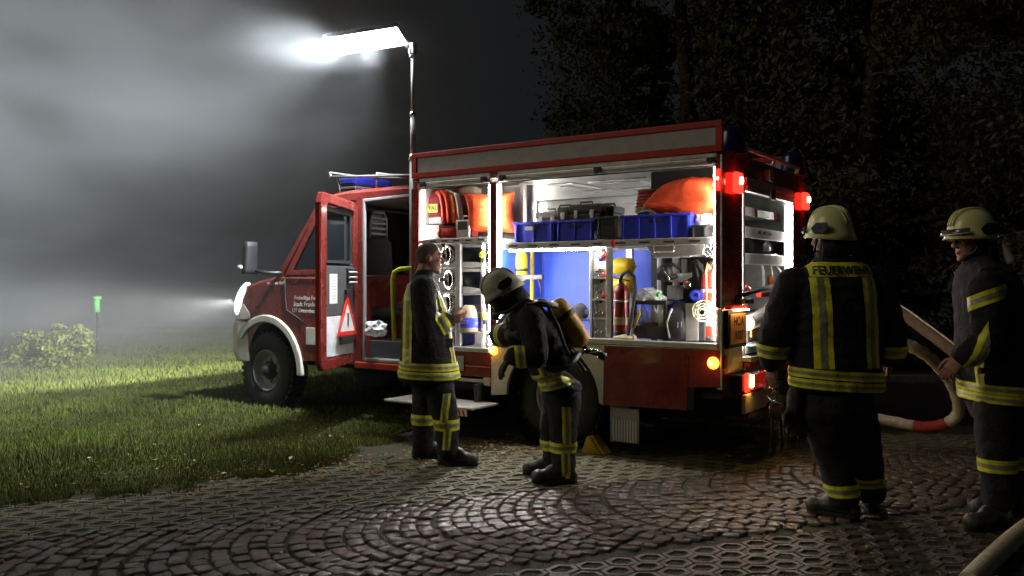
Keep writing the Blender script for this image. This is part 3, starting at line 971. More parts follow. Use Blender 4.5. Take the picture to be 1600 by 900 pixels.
for v, z, a in ((.70, .60, -.2), (1.35, .60, .1), (1.55, .62, .15)):
    o = part('pump_outlet', MB().lathe((-.02, v, z), (-1, 0, -.35), [(.0, -.05), (.055, -.05), (.05, .06), (.066, .065), (.066, .11), (.052, .115), (.052, .15), (.06, .155), (.06, .17), (0, .165)], 18), 'chrome', fe)
    part('valve_wheel', MB().tube([(-.10 + .0 * k, v + .045 * math.cos(k * PI / 6), z + .135 + .045 * math.sin(k * PI / 6)) for k in range(12)], .008, 6, True).cyl((-.05, v, z + .05), (-.10, v, z + .135), .008), 'signal_red', o)
    part('cap_chain', MB().tube([(-.15, v + .05, z - .02), (-.17, v + .07, z - .10), (-.14, v + .04, z - .17), (-.1, v, z - .09)], .006, 5), 'chrome', o)

# --- wheels
def wheel(u, v, sgn, name='wheel'):
    c = Vector((u, v, .42))
    ax = Vector((0, sgn, 0))
    w = part(name, MB().lathe(c, ax, [(.20, -.10), (.30, -.115), (.37, -.115), (.405, -.10), (.418, -.06), (.42, 0), (.418, .06), (.405, .10), (.37, .118), (.30, .122), (.235, .112), (.22, .09), (.20, .0)], 40), 'rubber', fe)
    tr = MB()
    for k in range(36):
        a = 2 * PI * k / 36
        d = Vector((math.cos(a), 0, math.sin(a)))
        tt = Vector((-math.sin(a), 0, math.cos(a)))
        for s_ in (-1, 1):
            tr.obox(c + d * .420 + ax * .055 * s_ + tt * .006 * s_, d * .012, ax * .048, tt * .022)
    part('tread', tr, 'rubber', w)
    part('rim', MB().lathe(c, ax, [(.225, .095), (.232, .108), (.222, .118), (.212, .10), (.19, .05), (.155, .035), (.14, .045), (.0, .045)], 32), 'box_grey', w)
    hub = part('hub', MB().lathe(c, ax, [(.105, .04), (.10, .085), (.085, .10), (.06, .115), (.055, .14), (.0, .145)], 22), 'black_plastic', w)
    for k in range(8):
        nuts = MB()
        a = 2 * PI * k / 8
        p = c + Vector((math.cos(a) * .125, 0, math.sin(a) * .125)) + ax * .045
        nuts.cyl(p, p + ax * .022, .014, n=6)
        part('wheel_nut', nuts, 'alu_matt', w)
    return w
for u in (5.30, 1.5):
    wheel(u, .24, -1)
    wheel(u, 1.96, 1)
fl = part('mud_flap', MB().box((.955, .06, .10), (.97, .36, .43)), 'grey_panel', fe, .004)
for k in range(11):
    part('rib', MB().box((.940, .07 + k * .026, .11), (.9545, .084 + k * .026, .40)), 'white_paint', fl, .002)
bx('flap_panel', (.70, .03, .115), (.94, .05, .395), 'grey_panel', bevel=.004)
for k in range(9):
    bx('flap_rib', (.712 + k * .025, .021, .125), (.726 + k * .025, .0292, .30), 'white_paint', bevel=.002)

# --- cab
def hull(name, prof, st, m, parent=fe, bevel=.0, label=None):
    mb = MB()
    k = len(prof)
    vs = []
    for v, kk, zz in st:
        vs += [(u - kk * max(0, u - 5.1) / .8, v, z - zz * max(0, z - 1.0)) for u, z in prof]
    fs = [tuple(range(k)), tuple(reversed(range((len(st) - 1) * k, len(st) * k)))]
    for i in range(len(st) - 1):
        a, b = i * k, (i + 1) * k
        fs += [(a + j, b + j, b + (j + 1) % k, a + (j + 1) % k) for j in range(k)]
    return part(name, mb.add(vs, fs), m, parent, bevel, label)
ST = [(.10, .24, .05), (.13, .14, .02), (.20, .07, .0), (.40, .02, 0), (1.1, 0, 0), (1.8, .02, 0), (2.0, .07, 0), (2.07, .14, .02), (2.10, .24, .05)]
AR = [(5.268 + .52 * math.cos(a), .42 + .54 * math.sin(a)) for a in [R(d) for d in range(8, 176, 8)]]
hull('cab_body', [(3.90, .56), (4.62, .56)] + AR[::-1] + [(5.81, .95), (5.95, .98), (5.97, 1.05), (5.91, 1.22), (5.77, 1.36), (5.48, 1.42), (5.08, 1.475), (3.90, 1.475)], ST, 'red_paint', bevel=.02)
hull('bumper', [(5.73, .50), (5.97, .50), (6.04, .60), (6.04, .93), (5.99, .965), (5.83, .965), (5.77, .80)], ST, 'cream_paint', bevel=.02)
hull('bumper_trim', [(5.91, .97), (5.995, .97), (5.995, 1.10), (5.91, 1.16), (5.77, 1.07), (5.71, .985)], [(.095, .26, .0), (.13, .15, 0), (.20, .075, 0), (.40, .02, 0), (1.1, 0, 0), (1.8, .02, 0), (2.0, .075, 0), (2.07, .15, 0), (2.105, .26, 0)], 'cream_paint', bevel=.012)
# the flare runs from the bumper round the wheel
fo = [(5.268 - .60 * math.cos(R(a)), .075, .42 + .62 * math.sin(R(a))) for a in range(-2, 150, 8)]
fi = [(5.268 - .515 * math.cos(R(a)), .075, .42 + .535 * math.sin(R(a))) for a in range(-2, 150, 8)]
part('wheel_arch_flare', MB().prism(fo + fi[::-1], (0, .10, 0)), 'cream_paint', fe, .015)
bx('side_stripe', (3.95, .092, .74), (4.62, .0985, .92), 'cream_paint', bevel=.002)
part('headlight', MB().ell((5.735, .155, 1.21), (.075, .085, .20), 18, 12, (Vector((.88, -.30, .36)).normalized(), Vector((.32, .947, 0)).normalized(), Vector((-.34, .115, .933)).normalized())), 'head_lens', fe, label='lit near headlight')
part('headlight', MB().ell((5.71, 2.035, 1.20), (.11, .10, .165), 18, 12, (Vector((.93, .35, -.12)).normalized(), Vector((-.35, .93, 0)).normalized(), Vector((.12, 0, .99)))), 'head_lens', fe, label='lit far headlight')
bx('grille', (5.91, .75, 1.05), (5.985, 1.45, 1.25), 'black_trim', bevel=.01)
hull('cab_roof', [(4.46, 2.205), (4.42, 2.27), (4.25, 2.325), (4.0, 2.345), (3.065, 2.35), (3.065, 2.27), (4.2, 2.245)], [(.10, 0, .02), (.16, 0, 0), (1.1, 0, -.01), (2.04, 0, 0), (2.10, 0, .02)], 'red_paint', bevel=.012)
part('windscreen', MB().prism([(5.02, .17, 1.482), (4.43, .17, 2.205), (4.43, 2.03, 2.205), (5.02, 2.03, 1.482)], (-.010, 0, -.008)), 'glass_dark', fe)
for v in (.105, 2.035):
    part('windscreen_pillar', MB().prism([(5.10, v, 1.477), (5.0, v, 1.477), (4.40, v, 2.24), (4.47, v, 2.22)], (0, .06, 0)), 'red_paint', fe, .008)
wf = part('window_frame', MB().ring([(3.86, .105, 1.478), (4.97, .105, 1.478), (4.41, .105, 2.246), (3.86, .105, 2.262)], [(3.96, .105, 1.53), (4.84, .105, 1.53), (4.39, .105, 2.15), (3.96, .105, 2.18)], (0, .04, 0)), 'red_paint', fe, .006)
part('window_glass', MB().prism([(3.95, .122, 1.52), (4.86, .122, 1.52), (4.40, .122, 2.165), (3.95, .122, 2.19)], (0, .006, 0)), 'glass_dark', wf)
part('window_glass', MB().prism([(3.12, 2.08, 1.52), (4.86, 2.08, 1.52), (4.40, 2.08, 2.165), (3.12, 2.08, 2.19)], (0, .006, 0)), 'glass_dark', fe)
part('far_side', MB().ring([(3.06, 2.06, .56), (4.95, 2.06, .56), (4.95, 2.06, 1.47), (4.41, 2.06, 2.25), (3.06, 2.06, 2.27)], [(3.13, 2.06, 1.5), (3.7, 2.06, 1.5), (4.85, 2.06, 1.51), (4.38, 2.06, 2.17), (3.13, 2.06, 2.2)], (0, .018, 0)), 'red_paint', fe)
bx('dashboard', (4.7, .2, 1.3), (5.0, 2.0, 1.5), 'black_plastic', bevel=.03)
bx('door_pillar', (3.80, .10, .56), (3.896, .17, 2.262), 'red_paint', bevel=.012)
part('door_seal', MB().ring([(3.075, .098, .60), (3.80, .098, .60), (3.80, .098, 2.245), (3.075, .098, 2.265)], [(3.10, .098, .64), (3.765, .098, .64), (3.765, .098, 2.205), (3.10, .098, 2.225)], (0, .03, 0)), 'box_grey', fe, .01)
bx('door_sill', (3.065, .085, .53), (3.90, .20, .597), 'red_edge', bevel=.01)
bx('cab_floor', (3.065, .30, .60), (3.895, 2.05, .80), 'cab_lining')
bx('cab_step', (3.10, .11, .602), (3.80, .298, .625), 'tread_plate')
bx('cab_back_wall', (3.064, .14, .80), (3.085, 2.05, 2.268), 'cab_lining')
bx('cab_lining', (3.09, .2, 2.215), (4.1, 2.04, 2.24), 'alu_matt')
bx('cab_lamp', (3.25, .5, 2.195), (3.55, .62, 2.213), 'blue_dark')
o = part('grab_rail', MB().tube([(3.42, .16, .82), (3.40, .12, 1.10), (3.39, .10, 1.42), (3.36, .09, 1.50), (3.28, .08, 1.53), (3.10, .08, 1.54)], .022, 10), 'yellow_paint', fe)
o.data.materials[0] = M['lime']
bx('arm_shelf', (3.09, .12, 1.14), (3.42, .34, 1.20), 'black_plastic', bevel=.02)
# seat seen through the crew door
se = part('crew_seat', MB().loft([((4.100, 0.540, 1.120), (0, .24, 0), (.075, 0, 0)), ((4.070, 0.540, 1.320), (0, .255, 0), (.085, 0, 0)), ((4.040, 0.540, 1.620), (0, .235, 0), (.07, 0, 0)), ((4.010, 0.540, 1.830), (0, .19, 0), (.05, 0, 0)), ((4.000, 0.540, 1.870), (0, .12, 0), (.03, 0, 0))], 20, 3.5), 'seat_cloth', fe, label='dark crew seat seen through the open door')
part('cushion', MB().loft([((4.120, 0.540, 0.990), (0, .24, 0), (.26, 0, 0)), ((4.120, 0.540, 1.070), (0, .26, 0), (.28, 0, 0)), ((4.120, 0.540, 1.130), (0, .22, 0), (.24, 0, 0))], 20, 4), 'seat_cloth', se)
part('head_frame', MB().tube([(4.010, 0.410, 1.860), (4.000, 0.420, 2.070), (4.000, 0.460, 2.140), (4.000, 0.620, 2.140), (4.000, 0.660, 2.070), (4.010, 0.670, 1.860)], .018, 8), 'box_grey', se)
for k in range(4):
    part('head_slat', MB().box((3.988, .425, 1.90 + k * .055), (4.01, .655, 1.925 + k * .055)), 'box_grey', se, .005)
part('head_pad', MB().box((4.012, 0.435, 1.880), (4.030, 0.645, 2.120)), 'black_plastic', se, .006)
# front door outline and handle
part('door_seam', MB().tube([(4.66, .095, .98), (4.93, .095, 1.10), (4.955, .095, 1.30), (4.95, .095, 1.46)], .006, 5), 'black_trim', fe)
part('front_door_handle', MB().box((3.98, .078, 1.36), (4.14, .097, 1.40)), 'black_plastic', fe, .006)
part('waist_molding', MB().box((3.92, .090, 1.452), (4.96, .098, 1.468)), 'black_trim', fe, .003)
# mirror
mi = part('mirror', MB().loft([((5.30, -.10, 1.49), (.05, 0, 0), (0, .09, 0)), ((5.30, -.10, 1.53), (.050, 0, 0), (0, .085, 0)), ((5.28, -.10, 1.78), (.045, 0, 0), (0, .08, 0)), ((5.27, -.10, 1.84), (.03, 0, 0), (0, .07, 0))], 16, 3.5), 'black_trim', fe)
part('mirror_arm', MB().tube([(5.02, .11, 1.50), (5.15, .02, 1.50), (5.28, -.06, 1.53)], .022, 8), 'black_plastic', mi)
part('mirror_lamp', MB().ell((5.34, -.19, 1.56), (.035, .03, .03), 12, 8), 'alu_matt', mi)
o = part('marker_lamp', MB().ell((4.44, .11, 2.245), (.03, .015, .018), 10, 7), 'amber_lens', fe, label='small amber roof marker')
lb = bx('light_bar', (4.02, .22, 2.365), (4.28, 1.98, 2.40), 'black_plastic', bevel=.01)
part('blue_lens', MB().box((4.03, .225, 2.402), (4.27, .80, 2.51)), 'blue_lens', lb, .035)
part('blue_lens', MB().box((4.03, 1.40, 2.402), (4.27, 1.975, 2.51)), 'blue_lens', lb, .035)
part('roof_rack', MB().tube([(4.30, .15, 2.50), (4.40, .22, 2.56), (4.38, .70, 2.56), (3.3, .95, 2.50), (3.15, .9, 2.45)], .014).tube([(4.30, .15, 2.50), (3.6, .20, 2.47), (3.2, .22, 2.45)], .014).tube([(3.7, .2, 2.345), (3.7, .2, 2.50), (3.7, .9, 2.52)], .014).tube([(4.2, .18, 2.335), (4.22, .17, 2.495)], .012), 'rack_grey', fe)
# lettering on the front door and the wing
for k, (s_, sz) in enumerate((('Freiwillige Feuerwehr', .060), ('Stadt Frankenberg', .070), ('OT Dittersbach', .060))):
    w = len(s_) * sz * .50
    put_text('door_lettering', s_, sz, 'letter_white', fe, (4.855 - w / 2, .094, 1.232 - k * .068), (-1, 0, 0), (0, 0, 1), .0006)
put_text('wing_lettering', 'magirus 4x4', .058, 'letter_white', fe, (5.10, .090, 1.392), (-1, 0, 0), (0, 0, 1))

# --- open crew door, hinged at the pillar
HG = Vector((3.875, .06, 0))
DF = Vector((-math.cos(R(70)), -math.sin(R(70)), 0))
DN = Vector((-math.sin(R(70)), math.cos(R(70)), 0))
def D(s, z, t=0.0):
    return HG + DF * s + DN * t + Vector((0, 0, z))
def dring(o_, i_, t, th):
    return MB().ring([D(a, b, t) for a, b in o_], [D(a, b, t) for a, b in i_], DN * th)
def dpoly(pl, t, th):
    return MB().prism([D(a, b, t) for a, b in pl], DN * th)
LD = .80
door = part('crew_door', dring([(0, .62), (.06, .60), (LD - .05, .58), (LD, .64), (LD, 2.14), (LD - .05, 2.24), (.06, 2.20), (0, 2.15)],
                               [(.10, .72), (.12, .70), (LD - .15, .68), (LD - .12, .72), (LD - .12, 2.08), (LD - .15, 2.14), (.12, 2.11), (.10, 2.08)], -.02, .065), 'red_paint', fe, .012, label='red crew door standing wide open')
part('outer_panel', dpoly([(.08, .66), (LD - .1, .66), (LD - .1, 1.56), (.08, 1.56)], -.015, .02), 'red_paint', door)
part('edge_strip', MB().prism([D(LD + .001, .66, -.01), D(LD + .001, 2.12, -.01), D(LD + .001, 2.12, .035), D(LD + .001, .66, .035)], DF * .006), 'red_edge', door)
part('window_pane', dpoly([(.09, 1.56), (LD - .11, 1.56), (LD - .11, 2.12), (.09, 2.10)], -.002, .006), 'glass_dark', door)
part('window_seal', dring([(.10, 1.565), (LD - .12, 1.565), (LD - .12, 2.115), (.10, 2.10)], [(.14, 1.61), (LD - .16, 1.61), (LD - .16, 2.07), (.14, 2.055)], .006, .02), 'black_trim', door, .004)
part('trim_panel', dpoly([(.09, 1.08), (LD - .11, 1.08), (LD - .11, 1.56), (.09, 1.56)], .008, .03), 'cab_lining', door, .008)
part('kick_plate', dpoly([(.09, .70), (LD - .11, .70), (LD - .11, 1.078), (.09, 1.078)], .008, .03), 'tread_plate', door)
part('chrome_strip', dpoly([(.10, 1.565), (LD - .12, 1.565), (LD - .12, 1.585), (.10, 1.585)], .026, .012), 'chrome', door)
h_ = part('door_handle', dpoly([(.12, 1.38), (.26, 1.38), (.26, 1.54), (.12, 1.54)], .038, .03), 'black_plastic', door, .008)
for k in range(3):
    part('grip', MB().cyl(D(.10, 1.40 + k * .05, .076), D(.27, 1.40 + k * .05, .076), .009), 'alu_matt', h_)
part('notice', dpoly([(.46, 1.20), (.62, 1.20), (.62, 1.48), (.46, 1.48)], .039, .002), 'paper', door)
nt_ = MB()
for k in range(8):
    nt_.prism([D(.485, 1.455 - k * .03, .0415), D(.60 - (k % 3) * .02, 1.455 - k * .03, .0415), D(.60 - (k % 3) * .02, 1.449 - k * .03, .0415), D(.485, 1.449 - k * .03, .0415)], DN * .0006)
part('notice_lines', nt_, 'box_grey', door)
# warning triangle fixed on the door
tg = thing('warning_triangle', 'red and white warning triangle leaning on the inside of the open crew door', 'warning triangle', D(.30, .85, .05))
part('triangle_frame', dring([(.06, .88), (.50, .88), (.28, 1.28)], [(.12, .925), (.44, .925), (.28, 1.20)], .05, .014), 'signal_red', tg, .004)
part('triangle_face', dpoly([(.12, .925), (.44, .925), (.28, 1.20)], .053, .008), 'white_paint', tg)
part('mark', MB().tube([D(.28, 1.10, .064), D(.275, 1.05, .064), D(.28, .99, .064), D(.275, .96, .064)], [.012, .010, .010, .004], 6), 'ink', tg)
part('holder', dpoly([(.13, .80), (.42, .80), (.42, .875), (.13, .875)], .045, .02), 'black_plastic', tg, .004)
part('holder', dpoly([(.25, 1.285), (.31, 1.285), (.31, 1.33), (.25, 1.33)], .04, .03), 'black_plastic', tg, .004)

# --- light mast in front of the body
ms = part('light_mast', MB().cyl((3.13, .10, 1.3), (3.13, .10, 2.60), .032).cyl((3.13, .10, 2.60), (3.13, .10, 3.02), .024).cyl((3.13, .10, 3.02), (3.13, .10, 3.62), .017), 'alu_matt', fe, label='extended telescopic light mast')
part('collar', MB().cyl((3.13, .10, 2.58), (3.13, .10, 2.63), .040).cyl((3.13, .10, 3.00), (3.13, .10, 3.04), .032), 'chrome', ms)
part('mast_head', MB().obox((3.13, .10, 3.655), (.03, 0, 0), (0, .03, 0), (0, 0, .05)).cyl((3.09, .02, 3.63), (3.09, .02, 3.55), .012).ell((3.06, .0, 3.545), .02, 8, 6).cyl((3.16, .04, 3.66), (3.18, .12, 3.72), .015), 'alu_matt', ms)
LC = Vector((3.52, -.16, 3.72))                      # floodlight bank hangs out to the front left
LA = Vector((.95, -.30, -.06)).normalized()          # along the bank
LN = Vector((.30, -.45, -.80)).normalized()          # where the lenses look
LN = (LN - LA * LN.dot(LA)).normalized()
LB = LA.cross(LN).normalized()
part('bank_arm', MB().tube([(3.13, .10, 3.69), (3.30, .0, 3.80), tuple(LC - LN * .06)], .018), 'alu_matt', ms)
for k in (-1, 1):
    c = LC + LA * .20 * k
    fd = part('floodlight', MB().obox(c - LN * .035, LA * .1985, LB * .127, LN * .03), 'black_plastic', fe, .01, label='lit floodlight on the mast, %s one' % ('inner' if k < 0 else 'outer'))
    part('lens', MB().obox(c, LA * .198, LB * .122, LN * .006), 'flood_lens', fd)
    fins_ = MB()
    for q in range(6):
        fins_.obox(c - LN * .076 + LA * (-.14 + .056 * q), LA * .006, LB * .11, LN * .010)
    part('cooling_fins', fins_, 'black_plastic', fd)
def spot(name, loc, aim, power, size, blend, color, rad, sx=1.0, sy=1.0):
    l = bpy.data.lights.new(name, 'SPOT')
    l.energy = power
    l.spot_size = R(size)
    l.spot_blend = blend
    l.color = color
    l.shadow_soft_size = rad
    o = bpy.data.objects.new(name, l)
    COL.objects.link(o)
    o.location = loc
    o.rotation_euler = Vector(aim).to_track_quat('-Z', 'Y').to_euler()
    o.scale = (sx, sy, 1)
    return o
for k, am, pw in ((-1, (-.74, .22, -.64), 2100), (1, (-.97, .12, .03), 4200)):
    spot('floodlight_lamp', TW(*(LC + LA * .20 * k + LN * .03)), am, pw, 118, 1.0, (.88, .95, 1.0), .12)
for v in (.165, 2.035):
    spot('headlight_lamp', TW(5.93, v, 1.18), (-.84, .54, -.185), 1000, 110, .25, (.95, .96, .92), .03, 1.0, .19)

# --- LED strips in the compartments
def strip(name, a, b):
    return part(name, MB().box(a, b), 'led_strip', fe)
strip('led_strip', (2.035, .014, .97), (2.058, .030, 2.27))
strip('led_strip', (.053, .014, .97), (.069, .030, 2.27))
part('led_strip', MB().box((2.950, .050, .84), (2.968, .066, 2.27)), 'dim_strip', fe)
strip('led_strip', (2.148, .016, .84), (2.163, .032, 2.27))
strip('led_strip', (1.05, .045, 1.672), (1.96, .060, 1.682))
for v in (1.730, .490):
    part('bay_strip', MB().box((.012, v, .86), (.030, v + .016, 2.11)), 'bay_strip', fe)
strip('led_strip', (2.925, 2.088, 1.55), (2.945, 2.106, 2.29))
strip('led_strip', (.86, 2.088, 1.55), (.88, 2.106, 2.29))
part('cab_light', MB().box((3.28, .9, 2.200), (3.50, 1.1, 2.2125)), 'cab_light', fe)

# ================================================================ compartments: fittings (parts of the engine) and cargo (things)
def slab(name, x0, x1, ztop, th, v0, v1, m='alu_matt', u=None):
    u1, u0 = (P(x0, 400, v0).x, P(x1, 400, v0).x) if u is None else u
    return bx(name, (u0, v0, ztop - th), (u1, v1, ztop), m)
sh = bx('shelf', (.06, .035, 1.722), (2.03, .50, 1.742), 'alu_matt')
bx('shelf', (.80, .505, 1.722), (2.03, 1.10, 1.742), 'alu_matt')
part('shelf_edge', MB().box((.06, .022, 1.692), (2.03, .034, 1.748)), 'alu_matt', sh, .004)
for k in range(9):
    part('shelf_slot', MB().box((.18 + k * .21, .0185, 1.714), (.27 + k * .21, .0215, 1.726)), 'black_trim', sh)
part('catch', MB().box((.905, .010, 1.685), (.935, .0215, 1.745)), 'signal_red', sh, .003)
bx('blue_partition', (.80, .76, .902), (2.05, .78, 1.69), 'blue_sheet', bevel=.004)
bx('partition_wall', (2.07, .05, .79), (2.085, 1.2, 1.72), 'blue_sheet')
bx('bay_side_wall', (.045, .472, .902), (.80, .486, 2.333), 'black_trim', label='dark wall between compartment and pump bay')
bx('bay_back_wall', (.782, .49, .80), (.80, 1.76, 2.333), 'interior_wall')
bx('bay_far_wall', (.045, 1.762, .80), (.80, 1.778, 2.333), 'box_grey')
for x in (815,):
    p = P(x, 400, .12 if x < 800 else .5)
    bx('upright', (p.x - .025, p.y, .902), (p.x + .025, p.y + .05, 2.33), 'aluminium')
def upright(x, v, z0=.905, z1=1.69, w=.022):
    p = P(x, 450, v)
    return bx('upright', (p.x - w, v, z0), (p.x + w, v + .035, z1), 'aluminium')
upright(923, .10, w=.014)
upright(951, .06, w=.026)
upright(983, .50, w=.03)
upright(1030, .42, w=.02)
upright(1055, .42, w=.025)
upright(829, .55, w=.02).data.materials[0] = M['yellow_paint']

def crate(x0, x1, y0, y1, v, dep, label, ribs, m='blue_plastic', g='blue crates on the upper shelf'):
    a, b = P(x0, y0, v), P(x1, y1, v)
    u1, u0, zt, zb = a.x, b.x, a.z, b.z
    t = thing('crate', label, 'crate', ((u0 + u1) / 2, v + dep / 2, zb), group=g)
    i = .012
    part('shell', MB().ring([(u0 + i, v + i, zb), (u1 - i, v + i, zb), (u1 - i, v + dep - i, zb), (u0 + i, v + dep - i, zb)],
                            [(u0 + i + .006, v + i + .006, zb), (u1 - i - .006, v + i + .006, zb), (u1 - i - .006, v + dep - i - .006, zb), (u0 + i + .006, v + dep - i - .006, zb)], (0, 0, zt - zb)), m, t)
    part('base', MB().box((u0 + i, v + i, zb + .001), (u1 - i, v + dep - i, zb + .008)), m, t)
    part('rim', MB().ring([(u0, v, zt - .02), (u1, v, zt - .02), (u1, v + dep, zt - .02), (u0, v + dep, zt - .02)],
                          [(u0 + i, v + i, zt - .02), (u1 - i, v + i, zt - .02), (u1 - i, v + dep - i, zt - .02), (u0 + i, v + dep - i, zt - .02)], (0, 0, .021)), m, t, .003)
    for k in range(ribs):
        uu = u0 + i + (u1 - u0 - 2 * i) * (k + .12) / (ribs - .76)
        part('rib', MB().box((uu - .008, v + .001, zb), (uu + .008, v + i - .001, zt - .021)), m, t, .002)
    uc = (u0 + u1) / 2
    part('grip_hole', MB().box((uc - .055, v + .006, zt - .065), (uc + .055, v + i - .0005, zt - .035)), 'black_trim', t)
    return t
crate(801, 866, 348, 377, .05, .34, 'left blue crate on the upper shelf, holding a grey case', 3)
p = P(827, 356, .048)
part('sticker', MB().box((p.x - .05, .054, p.z - .022), (p.x + .05, .0555, p.z + .012)), 'card_white', bpy.data.objects['crate'])
crate(867, 929, 345, 375, .05, .34, 'middle blue crate on the upper shelf, holding black cases', 3)
crate(968, 1079, 337, 370, .05, .34, 'long blue crate on the upper shelf, below the orange cushion', 5)
def case(x0, x1, y0, y1, v, dep, label, m='black_plastic', g=None, latches=2):
    a, b = P(x0, y0, v), P(x1, y1, v)
    u1, u0, zt, zb = a.x, b.x, a.z, b.z
    t = thing('case', label, 'case', ((u0 + u1) / 2, v + dep / 2, zb), group=g)
    part('body', MB().box((u0, v, zb), (u1, v + dep, zb + (zt - zb) * .66)), m, t, .012)
    part('lid', MB().box((u0 - .002, v - .002, zb + (zt - zb) * .67), (u1 + .002, v + dep + .002, zt)), m, t, .015)
    for k in range(latches):
        uc = u0 + (u1 - u0) * (k + .5) / latches
        part('latch', MB().box((uc - .018, v - .010, zb + (zt - zb) * .5), (uc + .018, v - .0025, zb + (zt - zb) * .78)), 'alu_matt', t, .003)
    part('handle', MB().tube([((u0 + u1) / 2 + .06 * s_, v + .04 + .0 * s_, zt + h_) for s_, h_ in ((-1, -.004), (-.9, .018), (.9, .018), (1, -.004))], .008, 6), m, t)
    return t
case(836, 874, 331, 366, .10, .20, 'grey tool case standing in the left blue crate', 'box_grey')
case(870, 889, 324, 362, .10, .22, 'narrow black case at the left of the pair in the middle crate', latches=1)
case(888, 938, 320, 362, .10, .22, 'wide black case with pale latches in the middle crate')
case(938, 958, 322, 355, .20, .22, 'dark grey rounded case behind the black box', latches=1)
bm_ = crate(930, 966, 339, 372, .04, .30, 'open black box between the blue crates', 2, 'black_plastic', None)
bm_['category'] = 'box'
bm_ = crate(1078, 1104, 352, 370, .04, .20, 'small black open box at the right end of the upper shelf', 2, 'black_plastic', None)
bm_['category'] = 'box'
# cushions
def cushion(name, c, r, axes, label, m='orange_fabric', pleat=.055):
    t = thing(name, label, 'cushion', c)
    X, Y, Z = [Vector(a).normalized() for a in axes]
    mb = MB()
    n, mm = 40, 16
    vs, fs = [], []
    for side in (1, -1):
        for i in range(mm + 1):
            for j in range(n + 1):
                a = -1 + 2 * j / n
                b = -1 + 2 * i / mm
                ea = 1 - abs(a) ** 2.6
                eb = 1 - abs(b) ** 2.4
                pinch = 1 - .12 * (1 - abs(a)) * 0
                h = side * r[2] * (max(0, ea * eb)) ** .55
                wob = pleat * noise.noise((a * 5, b * 1.5, side * 3)) * (1 - abs(a * b))
                x = a * r[0] * (1 - .10 * (1 - b * b) * (abs(a) ** 3))
                y = b * r[1] * (1 - .14 * (1 - a * a) * (abs(b) ** 3))
                vs.append(Vector(c) + X * x + Y * y + Z * (h + wob * r[2] * 2 * (ea * eb) ** .5))
    w = n + 1
    for s_ in range(2):
        o_ = s_ * (mm + 1) * w
        for i in range(mm):
            for j in range(n):
                fs.append((o_ + i * w + j, o_ + i * w + j + 1, o_ + (i + 1) * w + j + 1, o_ + (i + 1) * w + j))
    part('cover', mb.add(vs, fs, True), m, t)
    return t
c = P(1078, 309, .26)
t = cushion('lifting_cushion', c, (.30, .24, .155), ((-1, 0, -.0), (0, 1, .25), (0, -.25, 1)), 'big orange cushion lying on top of the long blue crate')
part('valve', MB().lathe(P(1068, 316, .085), (0, -1, .2), [(.028, -.01), (.028, .0), (.020, .004), (.018, .002), (.008, .003), (0, .006)], 16), 'hose_dark', t)
c = P(766, 333, .20)
t = cushion('lifting_cushion', c, (.19, .24, .14), ((0, -.1, 1), (-.9, .45, 0), (.45, .9, .1)), 'orange pillow standing upright behind the middle post')
# basket and sacking behind the orange cushion
a = P(1022, 322, .32)
t = thing('basket', 'red woven basket turned upside down behind the orange cushion', 'basket', a)
part('weave', MB().lathe((a.x, a.y, a.z - .02), (0, 0, 1), [(.150, 0), (.142, .05), (.132, .10), (.125, .135), (.12, .142), (0, .144)], 28), 'wicker_red', t)
part('rim', MB().tube([(a.x + .128 * math.cos(k * PI / 12), a.y + .128 * math.sin(k * PI / 12), a.z + .122) for k in range(24)], .010, 6, True), 'sack', t)
wv = MB()
for k in range(5):
    wv.tube([(a.x + (.151 - .005 * k) * math.cos(q * PI / 12), a.y + (.151 - .005 * k) * math.sin(q * PI / 12), a.z - .005 + .026 * k) for q in range(24)], .006, 5, True)
part('weave_band', wv, 'wicker_red', t)
a = P(1025, 330, .22)
mb = MB()
for k in range(7):
    q = P(1005 + k * 11, 331 - (k % 2) * 4 + k * .6, .20)
    mb.ell(q, (.055, .11, .038 + .012 * (k % 3)), 14, 9, (Vector((.9, 0, .4 * (-1) ** k)).normalized(), Vector((0, 1, 0)), Vector((-.4 * (-1) ** k, 0, .9)).normalized()))
solo('sack', mb, 'sack', 'folded tan sacking on top of the long blue crate under the basket', 'sack', a)
a = P(1010, 337, .10)
solo('cable', MB().tube([P(992, 340, .12), P(998, 332, .10), P(1010, 329, .10), P(1022, 331, .10), P(1027, 340, .12)], .008, 8), 'poly_film', 'white loop of cable hanging over the long blue crate', 'cable', a)
def crumple(name, c, r, m, label, seed, sub=3, amp=.35, mode='T', cat='bag'):
    bm = bmesh.new()
    bmesh.ops.create_icosphere(bm, subdivisions=sub, radius=1)
    mb = MB()
    vs = []
    for v in bm.verts:
        k = 1 + amp * noise.noise(v.co * 2.2 + Vector((seed, 0, 0))) + amp * .5 * noise.noise(v.co * 5 + Vector((seed, 3, 0)))
        vs.append((c[0] + v.co.x * r[0] * k, c[1] + v.co.y * r[1] * k, c[2] + max(-.8, v.co.z) * r[2] * k))
    fs = [tuple(v.index for v in f.verts) for f in bm.faces]
    bm.free()
    return solo(name, mb.add(vs, fs, False), m, label, cat, c, mode)
crumple('plastic_bag', P(1101, 345, .20), (.07, .09, .075), 'poly_film', 'clear plastic bag shining white beside the orange cushion', 3)

